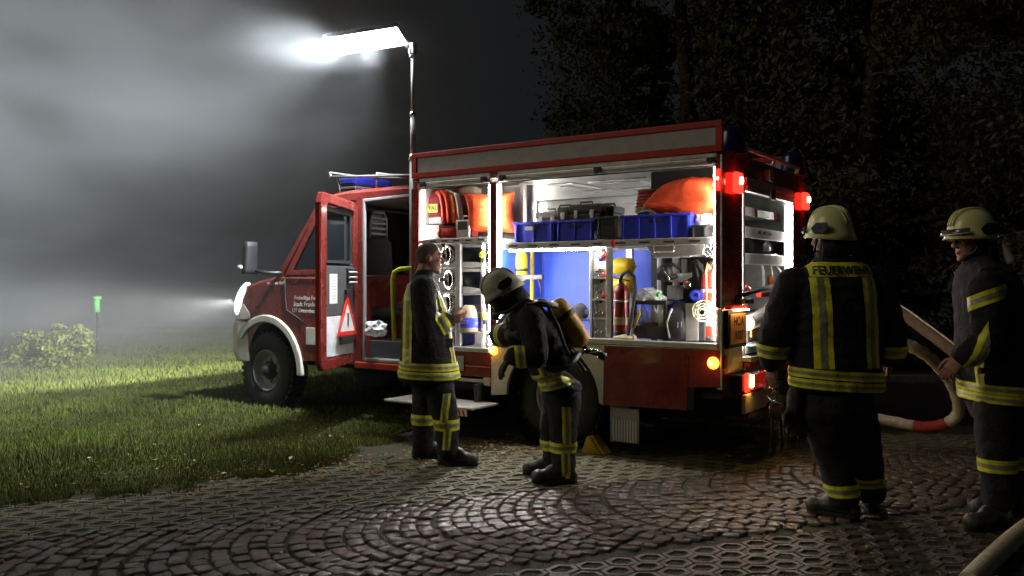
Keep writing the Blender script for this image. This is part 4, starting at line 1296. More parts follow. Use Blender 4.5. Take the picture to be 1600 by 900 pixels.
# lower main compartment
def gascyl(p0, p1, r, m, label, g='yellow air cylinders in the compartment', name='air_cylinder', strap=True):
    p0, p1 = Vector(p0), Vector(p1)
    d = (p1 - p0)
    L = d.length
    t = thing(name, label, 'air cylinder', p0, group=g)
    part('tank', MB().lathe(p0, d, [(0, 0), (r * .6, .008), (r * .9, .025), (r, .06), (r, L * .80), (r * .93, L * .87), (r * .72, L * .94), (r * .35, L * .985), (0, L)], 24), m, t)
    part('valve', MB().cyl(p0 + d * .98, p0 + d * 1.07, r * .24).cyl(p0 + d * 1.05, p0 + d * 1.05 + Vector((-.3, -.6, .1)).normalized() * r * .7, r * .15), 'alu_matt', t)
    if strap:
        part('strap', MB().lathe(p0, d, [(r * 1.0, L * .34), (r * 1.05, L * .345), (r * 1.05, L * .42), (r * 1.0, L * .425)], 24), 'black_trim', t)
    return t
gascyl(P(813, 440, .38), P(813, 392, .38), .068, 'yellow_paint', 'yellow cylinder standing upright, in front of the blue wall')
gascyl(P(795, 440, .50), P(795, 402, .50), .055, 'lime', 'lime cylinder half hidden by the left post')
t = thing('breathing_set', 'black carrying plate of a breathing set hung across the blue wall', 'breathing set', P(830, 433, .30))
part('plate', MB().obox(P(826, 433, .30), (.16, 0, 0), (0, .02, 0), (0, 0, .022)), 'black_plastic', t, .008)
part('harness', MB().tube([P(803, 433, .30), P(797, 455, .28), P(800, 480, .26), P(808, 500, .26)], .022, 8).tube([P(840, 436, .28), P(845, 450, .26), P(846, 462, .28)], .006, 6), 'black_plastic', t)
part('mask', MB().ell(P(798, 412, .34), (.05, .05, .06), 14, 9), 'black_plastic', t)
t = thing('backpack_frame', 'round dark carrying frame leaning against the blue wall at the rack', 'carrying frame', P(905, 490, .35))
part('pad', MB().ell(P(906, 488, .34), (.085, .03, .085), 18, 10), 'black_trim', t)
part('belt', MB().obox(P(930, 488, .33), (.09, 0, 0), (0, .02, 0), (0, 0, .022)).obox(P(914, 500, .33), (.06, 0, .0), (0, .02, 0), (0, 0, .012)), 'black_plastic', t, .006)
# narrow rack with couplings
rk = bx('rack', (P(947, 450, .14).x, .14, .905), (P(926, 450, .14).x, .155, 1.66), 'alu_matt', label='narrow rack of couplings')
for y in (385, 433, 467, 497, 530):
    a, b = P(948, y, .10), P(925, y, .10)
    part('rack_shelf', MB().box((a.x, .10, a.z - .012), (b.x, .30, a.z)), 'aluminium', rk)
def coupling(c, r, ax, label, m='chrome'):
    t = thing('hose_coupling', label, 'coupling', c, group='couplings in the narrow rack')
    part('body', MB().lathe(c, ax, [(r * .6, -.04), (r * .75, -.03), (r, -.02), (r, .0), (r * .82, .01), (r * .8, .03), (r * .62, .035), (r * .58, .0), (0, -.005)], 18), m, t)
    part('lug', MB().obox(Vector(c) + Vector((r * .95, -.02, 0)), (r * .25, 0, 0), (0, .02, 0), (0, 0, r * .28)).obox(Vector(c) - Vector((r * .95, .02, 0)), (r * .25, 0, 0), (0, .02, 0), (0, 0, r * .28)), m, t, .003)
    return t
def nozzle(c, label, m1, m2):
    t = thing('branch_pipe', label, 'nozzle', c, group='nozzles in the narrow rack')
    c = Vector(c)
    part('pipe', MB().tube([c + Vector((.03, 0, -.03)), c + Vector((0, -.02, .01)), c + Vector((-.03, -.04, .05))], [.022, .018, .013], 10), m1, t)
    part('grip', MB().cyl(c + Vector((-.02, -.03, .02)), c + Vector((-.045, -.05, .075)), .022, .017), m2, t)
    part('lever', MB().tube([c + Vector((.01, -.03, .0)), c + Vector((.02, -.06, .03)), c + Vector((.0, -.07, .06))], .006, 6), 'chrome', t)
    return t
for i, (x, y) in enumerate(((940, 424), (941, 457), (940, 489), (938, 519))):
    coupling(P(x, y, .16), .030, (-.3, -1, .1), ['chrome coupling on the top level of the narrow rack', 'chrome coupling on the second level of the narrow rack', 'chrome coupling on the third level of the narrow rack', 'chrome coupling at the bottom of the narrow rack'][i])
    coupling(P(x - 8, y - 6, .18), .026, (-.3, -1, .3), ['black coupling on the top level of the narrow rack', 'black coupling on the second level of the narrow rack', 'black coupling on the third level of the narrow rack', 'black coupling at the bottom of the narrow rack'][i], 'black_plastic')
    if i < 3:
        nozzle(P(x + 2, y - 17, .17), ['red tipped nozzle on the top level of the narrow rack', 'red tipped nozzle on the second level of the narrow rack', 'red tipped nozzle on the third level of the narrow rack'][i], 'blue_plastic' if i == 0 else 'black_plastic', 'signal_red')
for i, y in enumerate((416, 446)):
    gascyl(P(957, y, .48), P(991, y, .48), .075, 'yellow_paint', ['upper yellow cylinder lying crosswise behind the extinguisher', 'lower yellow cylinder lying crosswise behind the extinguisher'][i], strap=False)
# extinguishers
def extinguisher(x, y0, y1, v, r, m, label, hose=True):
    a, b = P(x, y0, v), P(x, y1, v)
    t = thing('fire_extinguisher', label, 'fire extinguisher', b)
    H = a.z - b.z
    part('tank', MB().lathe(b, (0, 0, 1), [(0, 0), (r * .92, .0), (r, .02), (r, H * .78), (r * .9, H * .85), (r * .55, H * .93), (r * .3, H * .97), (0, H * .98)], 26), m, t)
    part('band', MB().lathe(b, (0, 0, 1), [(r, H * .62), (r * 1.05, H * .622), (r * 1.05, H * .66), (r, H * .662)], 26), 'alu_matt', t)
    part('print', MB().lathe(b, (0, 0, 1), [(r * 1.004, H * .20), (r * 1.006, H * .201), (r * 1.006, H * .34), (r * 1.004, H * .341)], 26), 'sack', t)
    part('foot_ring', MB().lathe(b, (0, 0, 1), [(r * 1.0, .0), (r * 1.06, .005), (r * 1.06, .035), (r * 1.0, .04)], 26), 'black_trim', t)
    part('head', MB().cyl(b + Vector((0, 0, H * .95)), b + Vector((0, 0, H * 1.02)), r * .3).obox(b + Vector((-.02, 0, H * 1.04)), (.05, 0, .012), (0, .012, 0), (0, 0, .006)), 'black_plastic', t, .002)
    if hose:
        h_ = b + Vector((0, -.02, H))
        part('hose', MB().tube([h_, h_ + Vector((-.03, -.02, .06)), h_ + Vector((-.09, -.03, .085)), h_ + Vector((-.14, -.03, .04)), h_ + Vector((-.155, -.04, -.08)), h_ + Vector((-.13, -.05, -.25)), h_ + Vector((-.10, -.05, -.42)), h_ + Vector((-.06, -.04, -.52))], .014, 8), 'rubber', t)
    return t
extinguisher(971, 440, 524, .10, .066, 'dark_red', 'dark red extinguisher with black hose standing in front of the yellow cylinders')
extinguisher(1113, 410, 533, .20, .085, 'signal_red', 'bright red extinguisher beside the rear corner post', False)
t = thing('hose_reel', 'rolled pale hose hanging in front of the bright red extinguisher', 'hose', P(1097, 487, .06))
sp = [P(1097, 487, .07) + Vector((math.cos(a) * (.015 + .0055 * a / 1.6), 0, math.sin(a) * (.015 + .0055 * a / 1.6))) for a in [k * .35 for k in range(66)]]
rl = MB()
for i in range(len(sp) - 1):
    p, q = sp[i], sp[i + 1]
    n_ = Vector((-(q - p).z, 0, (q - p).x)).normalized() * .004
    rl.prism([p - n_, p + n_, q + n_, q - n_], (0, .055, 0))
part('roll', rl, 'hose_white', t)
part('end_fitting', MB().cyl(P(1097, 487, .055), P(1097, 487, .11), .014), 'chrome', t)
part('tail', MB().tube([P(1110, 420, .07), P(1106, 412, .07), P(1103, 425, .07), P(1104, 470, .06)], .010, 8), 'orange_plastic', t)
# bottle crate
a, b = P(990, 470, .08), P(1041, 530, .08)
t = thing('bottle_crate', 'dark open crate filled with clear drink bottles under film', 'crate', ((a.x + b.x) / 2, .2, b.z))
part('shell', MB().ring([(b.x, .08, b.z), (a.x, .08, b.z), (a.x, .36, b.z), (b.x, .36, b.z)], [(b.x + .01, .09, b.z), (a.x - .01, .09, b.z), (a.x - .01, .35, b.z), (b.x + .01, .35, b.z)], (0, 0, .10)).box((b.x, .08, b.z), (a.x, .36, b.z + .006)), 'black_plastic', t)
part('rim', MB().ring([(b.x, .08, a.z - .03), (a.x, .08, a.z - .03), (a.x, .36, a.z - .03), (b.x, .36, a.z - .03)], [(b.x + .02, .09, a.z - .03), (a.x - .02, .09, a.z - .03), (a.x - .02, .35, a.z - .03), (b.x + .02, .35, a.z - .03)], (0, 0, .035)), 'black_plastic', t, .004)
for uu in (a.x - .012, b.x + .012):
    part('corner', MB().box((uu - .012, .08, b.z + .1), (uu + .012, .10, a.z - .03)), 'black_plastic', t)
for i in range(3):
    uc = b.x + .055 + i * (a.x - b.x - .11) / 2
    c = Vector((uc, .145, b.z + .008))
    o = solo('bottle', MB().lathe(c, (0, 0, 1), [(0, 0), (.036, .0), (.038, .02), (.038, .17), (.034, .20), (.018, .235), (.013, .25), (.013, .27), (0, .271)], 18), 'bottle_plastic',
             ['clear bottle with green label at the right of the crate', 'middle clear bottle with pinkish label in the crate', 'clear bottle with grey label at the left of the crate'][i], 'bottle', c, group='bottles in the dark crate')
    part('label_band', MB().lathe(c, (0, 0, 1), [(.0385, .06), (.0392, .061), (.0392, .12), (.0385, .121)], 18), ['bottle_green', 'wicker_red', 'box_grey'][i], o)
    part('cap', MB().cyl(c + Vector((0, 0, .262)), c + Vector((0, 0, .285)), .015), ['bottle_green', 'white_paint', 'white_paint'][i], o)
crumple('film_wrap', P(1014, 464, .16), (.125, .09, .07), 'poly_film', 'crumpled clear film lying over the bottle crate', 9, 3, .3, cat='film')
o = crumple('bottle_label', P(1029, 460, .09), (.022, .02, .022), 'bottle_green', 'small green packet under the clear film', 4, 2, .3, cat='packet')
o.name = 'packet'
solo('cloth', MB().loft([(P(975, 531, .04), (.11, 0, 0), (0, .05, 0)), (P(977, 526, .05), (.10, 0, 0), (0, .05, 0)), (P(982, 522, .06), (.05, 0, 0), (0, .03, 0))], 16), 'sack', 'pale cloth lying at the foot of the dark red extinguisher', 'cloth', P(975, 531, .05))
solo('strap', MB().prism([P(985, 513, .045), P(999, 482, .045), P(1000, 490, .045), P(992, 512, .045)], (0, .012, 0)), 'yellow_paint', 'yellow strap end beside the hose of the dark red extinguisher', 'strap', P(990, 500, .05))
# black pack with number, silver board, blue box
t = thing('black_pack', 'black rounded pack marked with a white number beside the silver board', 'pack', P(1058, 530, .10))
part('pack_body', MB().loft([(P(1060, 531, .17), (.10, 0, 0), (0, .09, 0)), (P(1060, 515, .17), (.115, 0, 0), (0, .10, 0)), (P(1062, 490, .17), (.10, 0, 0), (0, .09, 0)), (P(1066, 474, .17), (.05, 0, 0), (0, .05, 0))], 20, 2.6), 'black_plastic', t)
put_text('pack_number', '11', .06, 'letter_white', t, P(1062, 508, .066), (-1, 0, .1), (0, 0, 1), .001)
part('rim_strap', MB().tube([P(1046, 528, .075), P(1042, 505, .085), P(1050, 482, .09)], .010, 8), 'box_grey', t)
t = thing('silver_box', 'upright silver box with dark side next to the bright red extinguisher', 'box', P(1082, 530, .10))
a, b = P(1072, 474, .10), P(1092, 533, .10)
part('front', MB().box((b.x, .09, b.z), (a.x, .10, a.z)), 'aluminium', t, .003)
part('box_body', MB().box((b.x - .05, .101, b.z), (a.x - .001, .34, a.z - .004)), 'black_plastic', t, .006)
solo('blue_box', MB().box((P(1058, 472, .20).x, .20, P(1058, 500, .2).z), (P(1038, 472, .2).x, .36, P(1038, 471, .2).z)), 'blue_dark', 'blue box behind the black numbered pack', 'box', P(1048, 500, .24), bevel=.006)
o = solo('hose_adapter', MB().lathe(P(1090, 463, .14), (0, -1, .1), [(.0, .0), (.055, .0), (.055, .03), (.045, .035), (.045, .06), (.03, .065), (0, .05)], 18), 'blue_dark', 'blue cap stored behind the rolled hose', 'cap', P(1090, 463, .14))
# under shelf drawer and fittings
t = thing('tray', 'grey metal tray hanging under the shelf at the right', 'tray', P(1045, 395, .10))
part('front', MB().prism([P(1003, 376, .06), P(1085, 373, .06), P(1078, 402, .06), P(1022, 403, .06)], (0, .02, 0)), 'box_grey', t, .004)
part('tray_body', MB().prism([P(1006, 377, .085), P(1083, 375, .085), P(1076, 400, .085), P(1025, 401, .085)], (0, .3, 0)), 'box_grey', t, .004)
part('handle', MB().tube([P(1022, 378, .05), P(1022, 394, .04), P(1053, 394, .04), P(1053, 378, .05)], .006, 6), 'chrome', t)
part('flap', MB().prism([P(1066, 374, .045), P(1104, 372, .045), P(1098, 398, .03), P(1066, 401, .03)], (0, .008, 0)), 'alu_matt', t, .003)
t = thing('pump_fitting', 'dark round fitting with lever hanging in the middle of the compartment', 'fitting', P(1042, 428, .25))
part('disc', MB().lathe(P(1040, 427, .25), (0, -1, .0), [(0, .0), (.065, .0), (.07, .02), (.06, .05), (.03, .06), (0, .062)], 20), 'black_plastic', t)
part('pipe', MB().tube([P(1028, 434, .24), P(1045, 436, .22), P(1058, 430, .24)], .022, 10).tube([P(1035, 415, .24), P(1050, 412, .22), P(1062, 420, .24)], .014, 8), 'black_plastic', t)
part('lever', MB().cyl(P(1036, 418, .20), P(1048, 440, .19), .008), 'chrome', t)
t = thing('bracket', 'grey angled bracket on the dark wall with a red and white tag', 'bracket', P(1065, 430, .30))
part('upright_bar', MB().box((P(1072, 430, .3).x, .30, P(1072, 434, .3).z), (P(1065, 430, .3).x, .33, P(1065, 405, .3).z)), 'aluminium', t, .003)
part('plate', MB().prism([P(1046, 428, .28), P(1080, 426, .28), P(1080, 433, .28), P(1064, 441, .28), P(1044, 440, .28)], (0, .02, 0)), 'alu_matt', t, .003)
part('tag_plate', MB().lathe(P(1074, 445, .24), (0, -1, 0), [(0, .0), (.035, .0), (.035, .012), (.02, .02), (0, .02)], 16), 'chrome', t)
part('tag_knob', MB().ell(P(1072, 441, .215), .012, 8, 6), 'signal_red', t)
solo('speaker_box', MB().box((P(1060, 460, .3).x, .30, P(1060, 468, .3).z), (P(1042, 460, .3).x, .4, P(1042, 446, .3).z)), 'box_grey', 'small grey box on the dark wall above the blue box', 'box', P(1050, 465, .3), bevel=.006)
t = thing('coupling_cluster', 'cluster of shiny chrome couplings under the right end of the shelf', 'couplings', P(1105, 392, .12))
for x, y, r in ((1098, 388, .03), (1108, 384, .035), (1104, 396, .03), (1112, 396, .03)):
    part('coupling', MB().lathe(P(x, y, .12), (-.2, -1, -.2), [(0, .01), (r * .6, 0), (r, -.01), (r, .03), (r * .8, .04), (r * .5, .045), (0, .03)], 16), 'chrome', t)
part('dark_hose', MB().tube([P(1086, 408, .18), P(1095, 416, .14), P(1100, 428, .14), P(1112, 415, .14)], .020, 8).tube([P(1083, 408, .2), P(1090, 430, .18), P(1100, 450, .18)], .012, 8), 'rubber', t)

# front compartment
P7 = lambda x, y, v=.1: P(x, y, v)
sf = bx('shelf', (2.10, .035, P(740, 373, .04).z - .03), (2.99, .62, P(740, 373, .04).z), 'alu_matt', label='front compartment shelf')
part('shelf_lip', MB().box((2.15, .024, P(740, 373, .03).z - .035), (2.945, .034, P(740, 373, .03).z + .012)), 'aluminium', sf, .004)
for k in range(5):
    part('shelf_slot', MB().box((2.22 + k * .14, .0205, P(740, 373, .03).z - .018), (2.29 + k * .14, .0235, P(740, 373, .03).z - .006)), 'black_trim', sf)
zs = P(740, 373, .04).z
bx('back_wall', (2.10, .66, .79), (2.99, .675, 2.33), 'interior_wall')
p = P(719, 450, .10)
bx('upright', (p.x - .03, .06, .79), (p.x + .03, .10, zs - .04), 'aluminium')
p = P(757, 450, .10)
bx('upright', (p.x - .02, .06, .79), (p.x + .012, .10, zs - .04), 'aluminium')
t = thing('emergency_backpack', 'red emergency backpack with a yellow NOTFALL band on the front shelf', 'backpack', P(688, 340, .28))
part('bag_body', MB().loft([(P(684, 356, .32), (.17, 0, 0), (0, .12, 0)), (P(684, 340, .32), (.18, 0, 0), (0, .13, 0)), (P(684, 318, .32), (.175, 0, 0), (0, .13, 0)), (P(686, 303, .32), (.14, 0, 0), (0, .11, 0)), (P(688, 297, .32), (.08, 0, 0), (0, .06, 0))], 24, 3), 'maroon_fabric', t)
a, b = P(655, 320, .175), P(684, 332, .175)
part('name_band', MB().box((b.x, .175, b.z), (a.x, .19, a.z)), 'olive_band', t, .002)
put_text('band_text', 'NOTFALL', .068, 'ink', t, ((a.x + b.x) / 2, .173, (a.z + b.z) / 2), (-1, 0, 0), (0, 0, 1), .001, .95)
for k, (m, dx) in enumerate((('signal_red', 0), ('orange_fabric', 8), ('yellow_paint', 14), ('orange_fabric', 18), ('white_paint', 24))):
    part('side_strap', MB().tube([P(684 + dx * .6, 300, .19 + .01 * k), P(690 + dx, 306, .18 + .01 * k), P(693 + dx, 322, .18 + .01 * k), P(694 + dx * 1.1, 348, .19 + .01 * k)], .028 if k != 2 else .018, 8), m, t)
part('base_pad', MB().box((P(690, 345, .19).x, .19, P(690, 350, .19).z), (P(656, 345, .19).x, .40, P(656, 340, .19).z)), 'box_grey', t, .012)
t = thing('first_aid_box', 'white box with a red mark below the NOTFALL backpack', 'box', P(674, 374, .12))
a, b = P(654, 353, .10), P(688, 380, .10)
part('box_body', MB().box((b.x, .10, b.z), (a.x, .34, a.z)), 'card_white', t, .01)
part('mark', MB().box((P(666, 360, .1).x, .096, P(666, 369, .1).z), (P(660, 360, .1).x, .0995, P(660, 361, .1).z)), 'signal_red', t)
solo('hanging_strap', MB().prism([P(686, 352, .05), P(692, 372, .05), P(695, 388, .05), P(690, 383, .05), P(686, 368, .05)], (0, .015, 0)), 'maroon_fabric', 'dark red strap hanging over the front shelf edge', 'strap', P(690, 370, .06))
solo('folded_bag', MB().loft([(P(703, 371, .15), (.11, 0, 0), (0, .08, 0)), (P(703, 364, .15), (.12, 0, 0), (0, .09, 0)), (P(704, 357, .15), (.09, 0, 0), (0, .07, 0))], 18, 3), 'red_fabric', 'small red bag squeezed beside the silver lantern', 'bag', P(703, 371, .15))
t = thing('lantern', 'silver square lantern box on the front shelf', 'lantern', P(723, 372, .06))
a, b = P(713, 344, .06), P(733, 371, .06)
part('housing', MB().box((b.x, .06, b.z), (a.x, .20, a.z)), 'aluminium', t, .006)
part('window', MB().box((b.x + .02, .056, (a.z + b.z) / 2 - .01), (a.x - .02, .0595, a.z - .015)), 'visor', t, .002)
part('handle', MB().tube([(b.x + .02, .13, a.z), (b.x + .03, .13, a.z + .04), (a.x - .03, .13, a.z + .04), (a.x - .02, .13, a.z)], .008, 6), 'chrome', t)
solo('dark_bottle', MB().lathe(P(740, 372, .12), (0, 0, 1), [(0, 0), (.04, 0), (.04, .14), (.03, .17), (.015, .19), (0, .20)], 16), 'maroon_fabric', 'dark red flask between the lantern and the orange pillow', 'flask', P(740, 372, .12))
solo('folded_jacket', MB().loft([(P(728, 345, .42), (.15, 0, 0), (0, .10, 0)), (P(728, 325, .42), (.17, 0, 0), (0, .12, 0)), (P(728, 305, .42), (.15, 0, 0), (0, .10, 0)), (P(728, 292, .42), (.10, 0, 0), (0, .06, 0))], 20, 3), 'maroon_fabric', 'dark maroon bundle at the back of the front shelf', 'bundle', P(728, 350, .42))
solo('helmet_bag', MB().loft([(P(735, 305, .36), (.12, 0, 0), (0, .07, 0)), (P(735, 296, .36), (.12, 0, 0), (0, .07, 0)), (P(735, 291, .36), (.06, 0, 0), (0, .04, 0))], 18, 3), 'sack', 'tan roll on top of the maroon bundle', 'roll', P(735, 305, .36))
# suction hoses: ring ends at left of the upright, dark hose sections right of it
def suction(x, y, label):
    c = P(x, y, .10)
    t = thing('suction_hose', label, 'suction hose', c, group='suction hoses in the front compartment')
    ax = Vector((-.35, .93, .02))
    part('hose_body', MB().lathe(c, ax, [(.066, .02)] + [(.068 + .005 * (k % 2), .03 + .02 * k) for k in range(24)] + [(.06, .52), (.0, .52)], 20), 'black_plastic', t)
    part('ring_coupling', MB().lathe(c, -ax, [(.075, -.03), (.094, -.02), (.096, .015), (.082, .022), (.066, .018), (.062, -.03)], 24), 'chrome', t)
    for s_ in (-1, 1):
        part('lug', MB().obox(c + Vector((.092 * s_, -.01, 0)), (.018, 0, 0), (0, .014, 0), (0, 0, .016)), 'chrome', t, .003)
    return t
suction(700, 398, 'upper suction hose end with a chrome ring')
suction(703, 437, 'middle suction hose end with a chrome ring')
suction(700, 474, 'lowest suction hose end beside the man with the bare head')
for y in (416, 456, 487):
    a, b = P(720, y, .08), P(756, y, .08)
    bx('hose_shelf', (b.x, .08, a.z - .018), (a.x, .60, a.z), 'aluminium')
    a, b = P(688, y + 1, .08), P(716, y + 1, .08)
    bx('hose_shelf', (b.x, .12, a.z - .015), (a.x, .60, a.z), 'aluminium')
for y, lb in ((399, 'upper dark hose section lying in the white rack'), (440, 'lower dark hose section lying in the white rack')):
    a, b = P(722, y - 3, .16), P(754, y + 3, .16)
    solo('hose_section', MB().tube([a, a * .5 + b * .5, b], .052, 14), 'rubber', lb, 'hose', a, group='hose sections in the rack')
t = thing('bucket', 'pale bucket with a blue band in the lower white rack', 'bucket', P(738, 517, .12))
a = P(738, 517, .14)
part('shell', MB().lathe(a, (0, 0, 1), [(0, 0), (.125, 0), (.132, .14), (.12, .18), (.075, .235), (.06, .24)], 24), 'sack', t)
part('band', MB().lathe(a, (0, 0, 1), [(.1275, .035), (.131, .036), (.137, .125), (.134, .126)], 24), 'blue_plastic', t)
put_text('band_text', 'XXT', .05, 'letter_white', t, a + Vector((-.01, -.139, .085)), (-1, 0, 0), (0, 0, 1), .001)
a, b = P(718, 517, .05), P(757, 517, .05)
bx('lower_tray', (b.x, .05, a.z - .02), (a.x, .5, a.z), 'aluminium')
solo('blue_tarp', MB().box((P(718, 500, .14).x, .14, .80), (P(698, 500, .14).x, .40, P(700, 468, .14).z)), 'blue_dark', 'dark blue folded tarpaulin behind the man with the bare head', 'tarpaulin', P(705, 520, .2), bevel=.03)
for x, y, lb in ((754, 398, 'upper lime clip lamp on the white upright'), (757, 494, 'lower pale lamp on the white upright')):
    c = P(x, y, .05)
    t = thing('clip_lamp', lb, 'clip lamp', c, group='clip lamps on the upright')
    part('bulb_case', MB().ell(c, (.035, .03, .032), 14, 9), 'lime', t)
    part('clip', MB().box((c.x - .01, c.y - .005, c.z - .07), (c.x + .01, c.y + .01, c.z - .028)), 'black_plastic', t)
t = thing('hook_ring', 'steel ring hanging at the top right of the front compartment', 'ring', P(758, 386, .06))
part('ring_body', MB().tube([P(759, 386, .06) + Vector((.045 * math.cos(k * PI / 8), 0, .055 * math.sin(k * PI / 8))) for k in range(16)], .012, 8, True), 'chrome', t)
crumple('plastic_bag', P(588, 514, .14), (.12, .08, .085), 'poly_film', 'crumpled white plastic bag on the cab step behind the man', 21, 3, .45)
# pump bay at the rear
def qb(x0, x1, y0, y1, u0, u1):
    a, b = Q(x0, y0, u0), Q(x1, y1, u0)
    return (u0, a.y, b.z), (u1, b.y, a.z)
for x0, x1, y0, y1, nm in ((1160, 1233, 350, 360, 0), (1160, 1233, 392, 402, 1)):
    a = Q(1160, y0 + 3, .04)
    s_ = bx('bay_shelf', (.045, .492, a.z - .05), (.77, 1.74, a.z - .03), 'alu_matt')
    part('shelf_edge', MB().box((.030, .492, a.z - .09), (.0445, 1.74, a.z)), 'alu_matt', s_, .004)
    if nm == 0:
        for k in range(3):
            part('shelf_slot', MB().box((.0265, .90 + k * .14, a.z - .05), (.0295, .98 + k * .14, a.z - .025)), 'black_trim', s_)
t = thing('carton', 'white box with a red end, left on the upper shelf of the pump bay', 'box', Q(1170, 346, .10), group='boxes in the pump bay')
a, b = qb(1160, 1183, 321, 340, .12, .5)
part('box_body', MB().box(a, b), 'card_white', t, .006)
part('red_end', MB().box((a[0] - .01, b[1] - .07, a[2]), (a[0] - .001, b[1], b[2])), 'maroon_fabric', t, .003)
t = thing('carton', 'long white box with a red end, right on the upper shelf of the pump bay', 'box', Q(1200, 348, .10), group='boxes in the pump bay')
a, b = qb(1185, 1214, 327, 345, .10, .5)
part('box_body', MB().box(a, b), 'card_white', t, .006)
part('red_end', MB().box((a[0] - .01, b[1] - .07, a[2]), (a[0] - .001, b[1], b[2])), 'maroon_fabric', t, .003)
solo('leaning_board', MB().box(*qb(1160, 1186, 303, 346, .52, .55)), 'interior_wall', 'tall pale panel behind the left white box', 'board', Q(1170, 346, .52), bevel=.004)
solo('leaning_board', MB().box(*qb(1186, 1220, 313, 347, .53, .56)), 'box_grey', 'pale grey panel behind the long white box', 'board', Q(1200, 347, .53), bevel=.004)
t = thing('rolled_mat', 'rolled black mat on the middle shelf of the pump bay', 'mat', Q(1190, 393, .1))
part('roll', MB().cyl(Q(1163, 386, .2), Q(1216, 388, .2), .085, n=20), 'rubber', t)
part('upper_roll', MB().cyl(Q(1166, 372, .25), Q(1216, 374, .25), .06, n=20), 'box_grey', t)
part('clip', MB().box(*qb(1190, 1199, 361, 372, .06, .10)), 'black_trim', t)
solo('white_bottle', MB().lathe(Q(1198, 393, .08), (0, 0, 1), [(0, 0), (.03, 0), (.03, .06), (.018, .075), (.018, .10), (0, .10)], 14), 'poly_film', 'small white bottle in front of the black mat', 'bottle', Q(1198, 393, .08))
o = bx('bay_frame', (.04, Q(1226, 330, .04).y, 1.2), (.06, Q(1231, 330, .04).y, 2.1), 'aluminium')
# cables and pump
t = thing('cable_set', 'white cables hanging from a bar in the pump bay', 'cables', Q(1195, 402, .1))
part('bar', MB().cyl(Q(1170, 404, .06), Q(1215, 402, .06), .022).cyl(Q(1185, 400, .05), Q(1212, 399, .05), .016), 'poly_film', t)
for x0, x1, y1 in ((1190, 1193, 452), (1203, 1206, 434), (1212, 1226, 428)):
    part('cable', MB().tube([Q(x0, 404, .05), Q(x0 + .5, 415, .045), Q((x0 + x1) / 2 + 1, 425, .045), Q(x1, y1, .045)], .010, 6), 'poly_film', t)
part('plug', MB().cyl(Q(1203, 432, .045), Q(1204, 446, .045), .026, .022), 'orange_plastic', t)
bx('pump_cover', (.10, .50, .83), (.77, 1.74, 1.15), 'black_trim')
pp = bx('pump', (.02, .60, .815), (.30, 1.3, 1.06), 'box_grey', bevel=.03, label='grey pump body in the open rear bay')
part('panel_joint', MB().box((.017, .98, .90), (.0195, .985, 1.06)).box((.017, .60, .985), (.0195, 1.3, .99)), 'black_trim', pp)
part('pump_pipe', MB().tube([Q(1168, 505, .0), Q(1185, 498, -.02), Q(1205, 482, -.03), Q(1215, 468, .0)], .060, 14), 'grey_panel', pp)
part('pump_top', MB().loft([((.16, .95, 1.06), (.13, 0, 0), (0, .32, 0)), ((.16, .95, 1.10), (.12, 0, 0), (0, .28, 0))], 18, 3), 'card_white', pp)
part('suction_arm', MB().tube([Q(1160, 461, -.02), Q(1175, 457, -.04), Q(1190, 452, -.04), Q(1206, 447, -.02)], .018, 8), 'rubber', pp)
part('red_handle', MB().tube([Q(1162, 455, .0), Q(1166, 448, -.01), Q(1171, 452, -.01)], .016, 8), 'signal_red', pp)
part('red_knob', MB().box(*qb(1190, 1204, 456, 464, .0, .05)), 'signal_red', pp, .006)
part('amber_block', MB().box(*qb(1175, 1196, 512, 524, .0, .04)), 'plate_amber', pp, .004)
solo('foil', MB().loft([(Q(1170, 541, -.03), (0, .02, 0), (.03, 0, 0)), (Q(1180, 537, -.03), (0, .10, .01), (.05, 0, .01)), (Q(1190, 536, -.03), (0, .03, 0), (.02, 0, 0))], 12), 'poly_film', 'crumpled pale foil lying on the sill of the pump bay', 'foil', Q(1178, 540, -.03))
# water running from the outlets
def stream(pts, rs, label):
    pts = [Vector(p) for p in pts]
    mb = MB()
    for k in range(7):
        q_ = Vector((random.gauss(0, .02), random.gauss(0, .03), 0))
        j = [p + q_ * (.5 + .6 * i) + Vector((random.uniform(-.006, .006), random.uniform(-.006, .006), 0)) for i, p in enumerate(pts)]
        mb.tube(j, [random.uniform(.002, .005) for r in rs], 6)
    dr = MB()
    o = solo('water_jet', mb, 'water', label, 'water', pts[0], group='water running out of the pump')
    for k in range(40):
        p = pts[-1] + Vector((random.gauss(0, .08), random.gauss(0, .08), random.uniform(-.02, .40)))
        dr.ell(p, (.004, .004, random.uniform(.006, .018)), 6, 4)
    dp = part('droplets', dr, 'water', o)
    dp['kind'] = 'stuff'
    return o
stream([(-.16, .72, .62), (-.18, .72, .50), (-.19, .72, .36), (-.20, .72, .18), (-.20, .72, .02)], [.022, .035, .035, .04, .06], 'clear water pouring down beside the rear lamp cluster')
stream([(-.18, 1.36, .62), (-.20, 1.36, .50), (-.21, 1.36, .34), (-.22, 1.36, .16), (-.22, 1.36, .02)], [.03, .045, .05, .05, .07], 'clear water pouring from the outlet left of the back view firefighter')
crumple('plastic_sheet', Vector((-.17, 1.42, .74)), (.045, .075, .13), 'poly_film', 'crumpled wet film hanging at the outlet beside the belt of the back view firefighter', 31, 3, .5, cat='film')
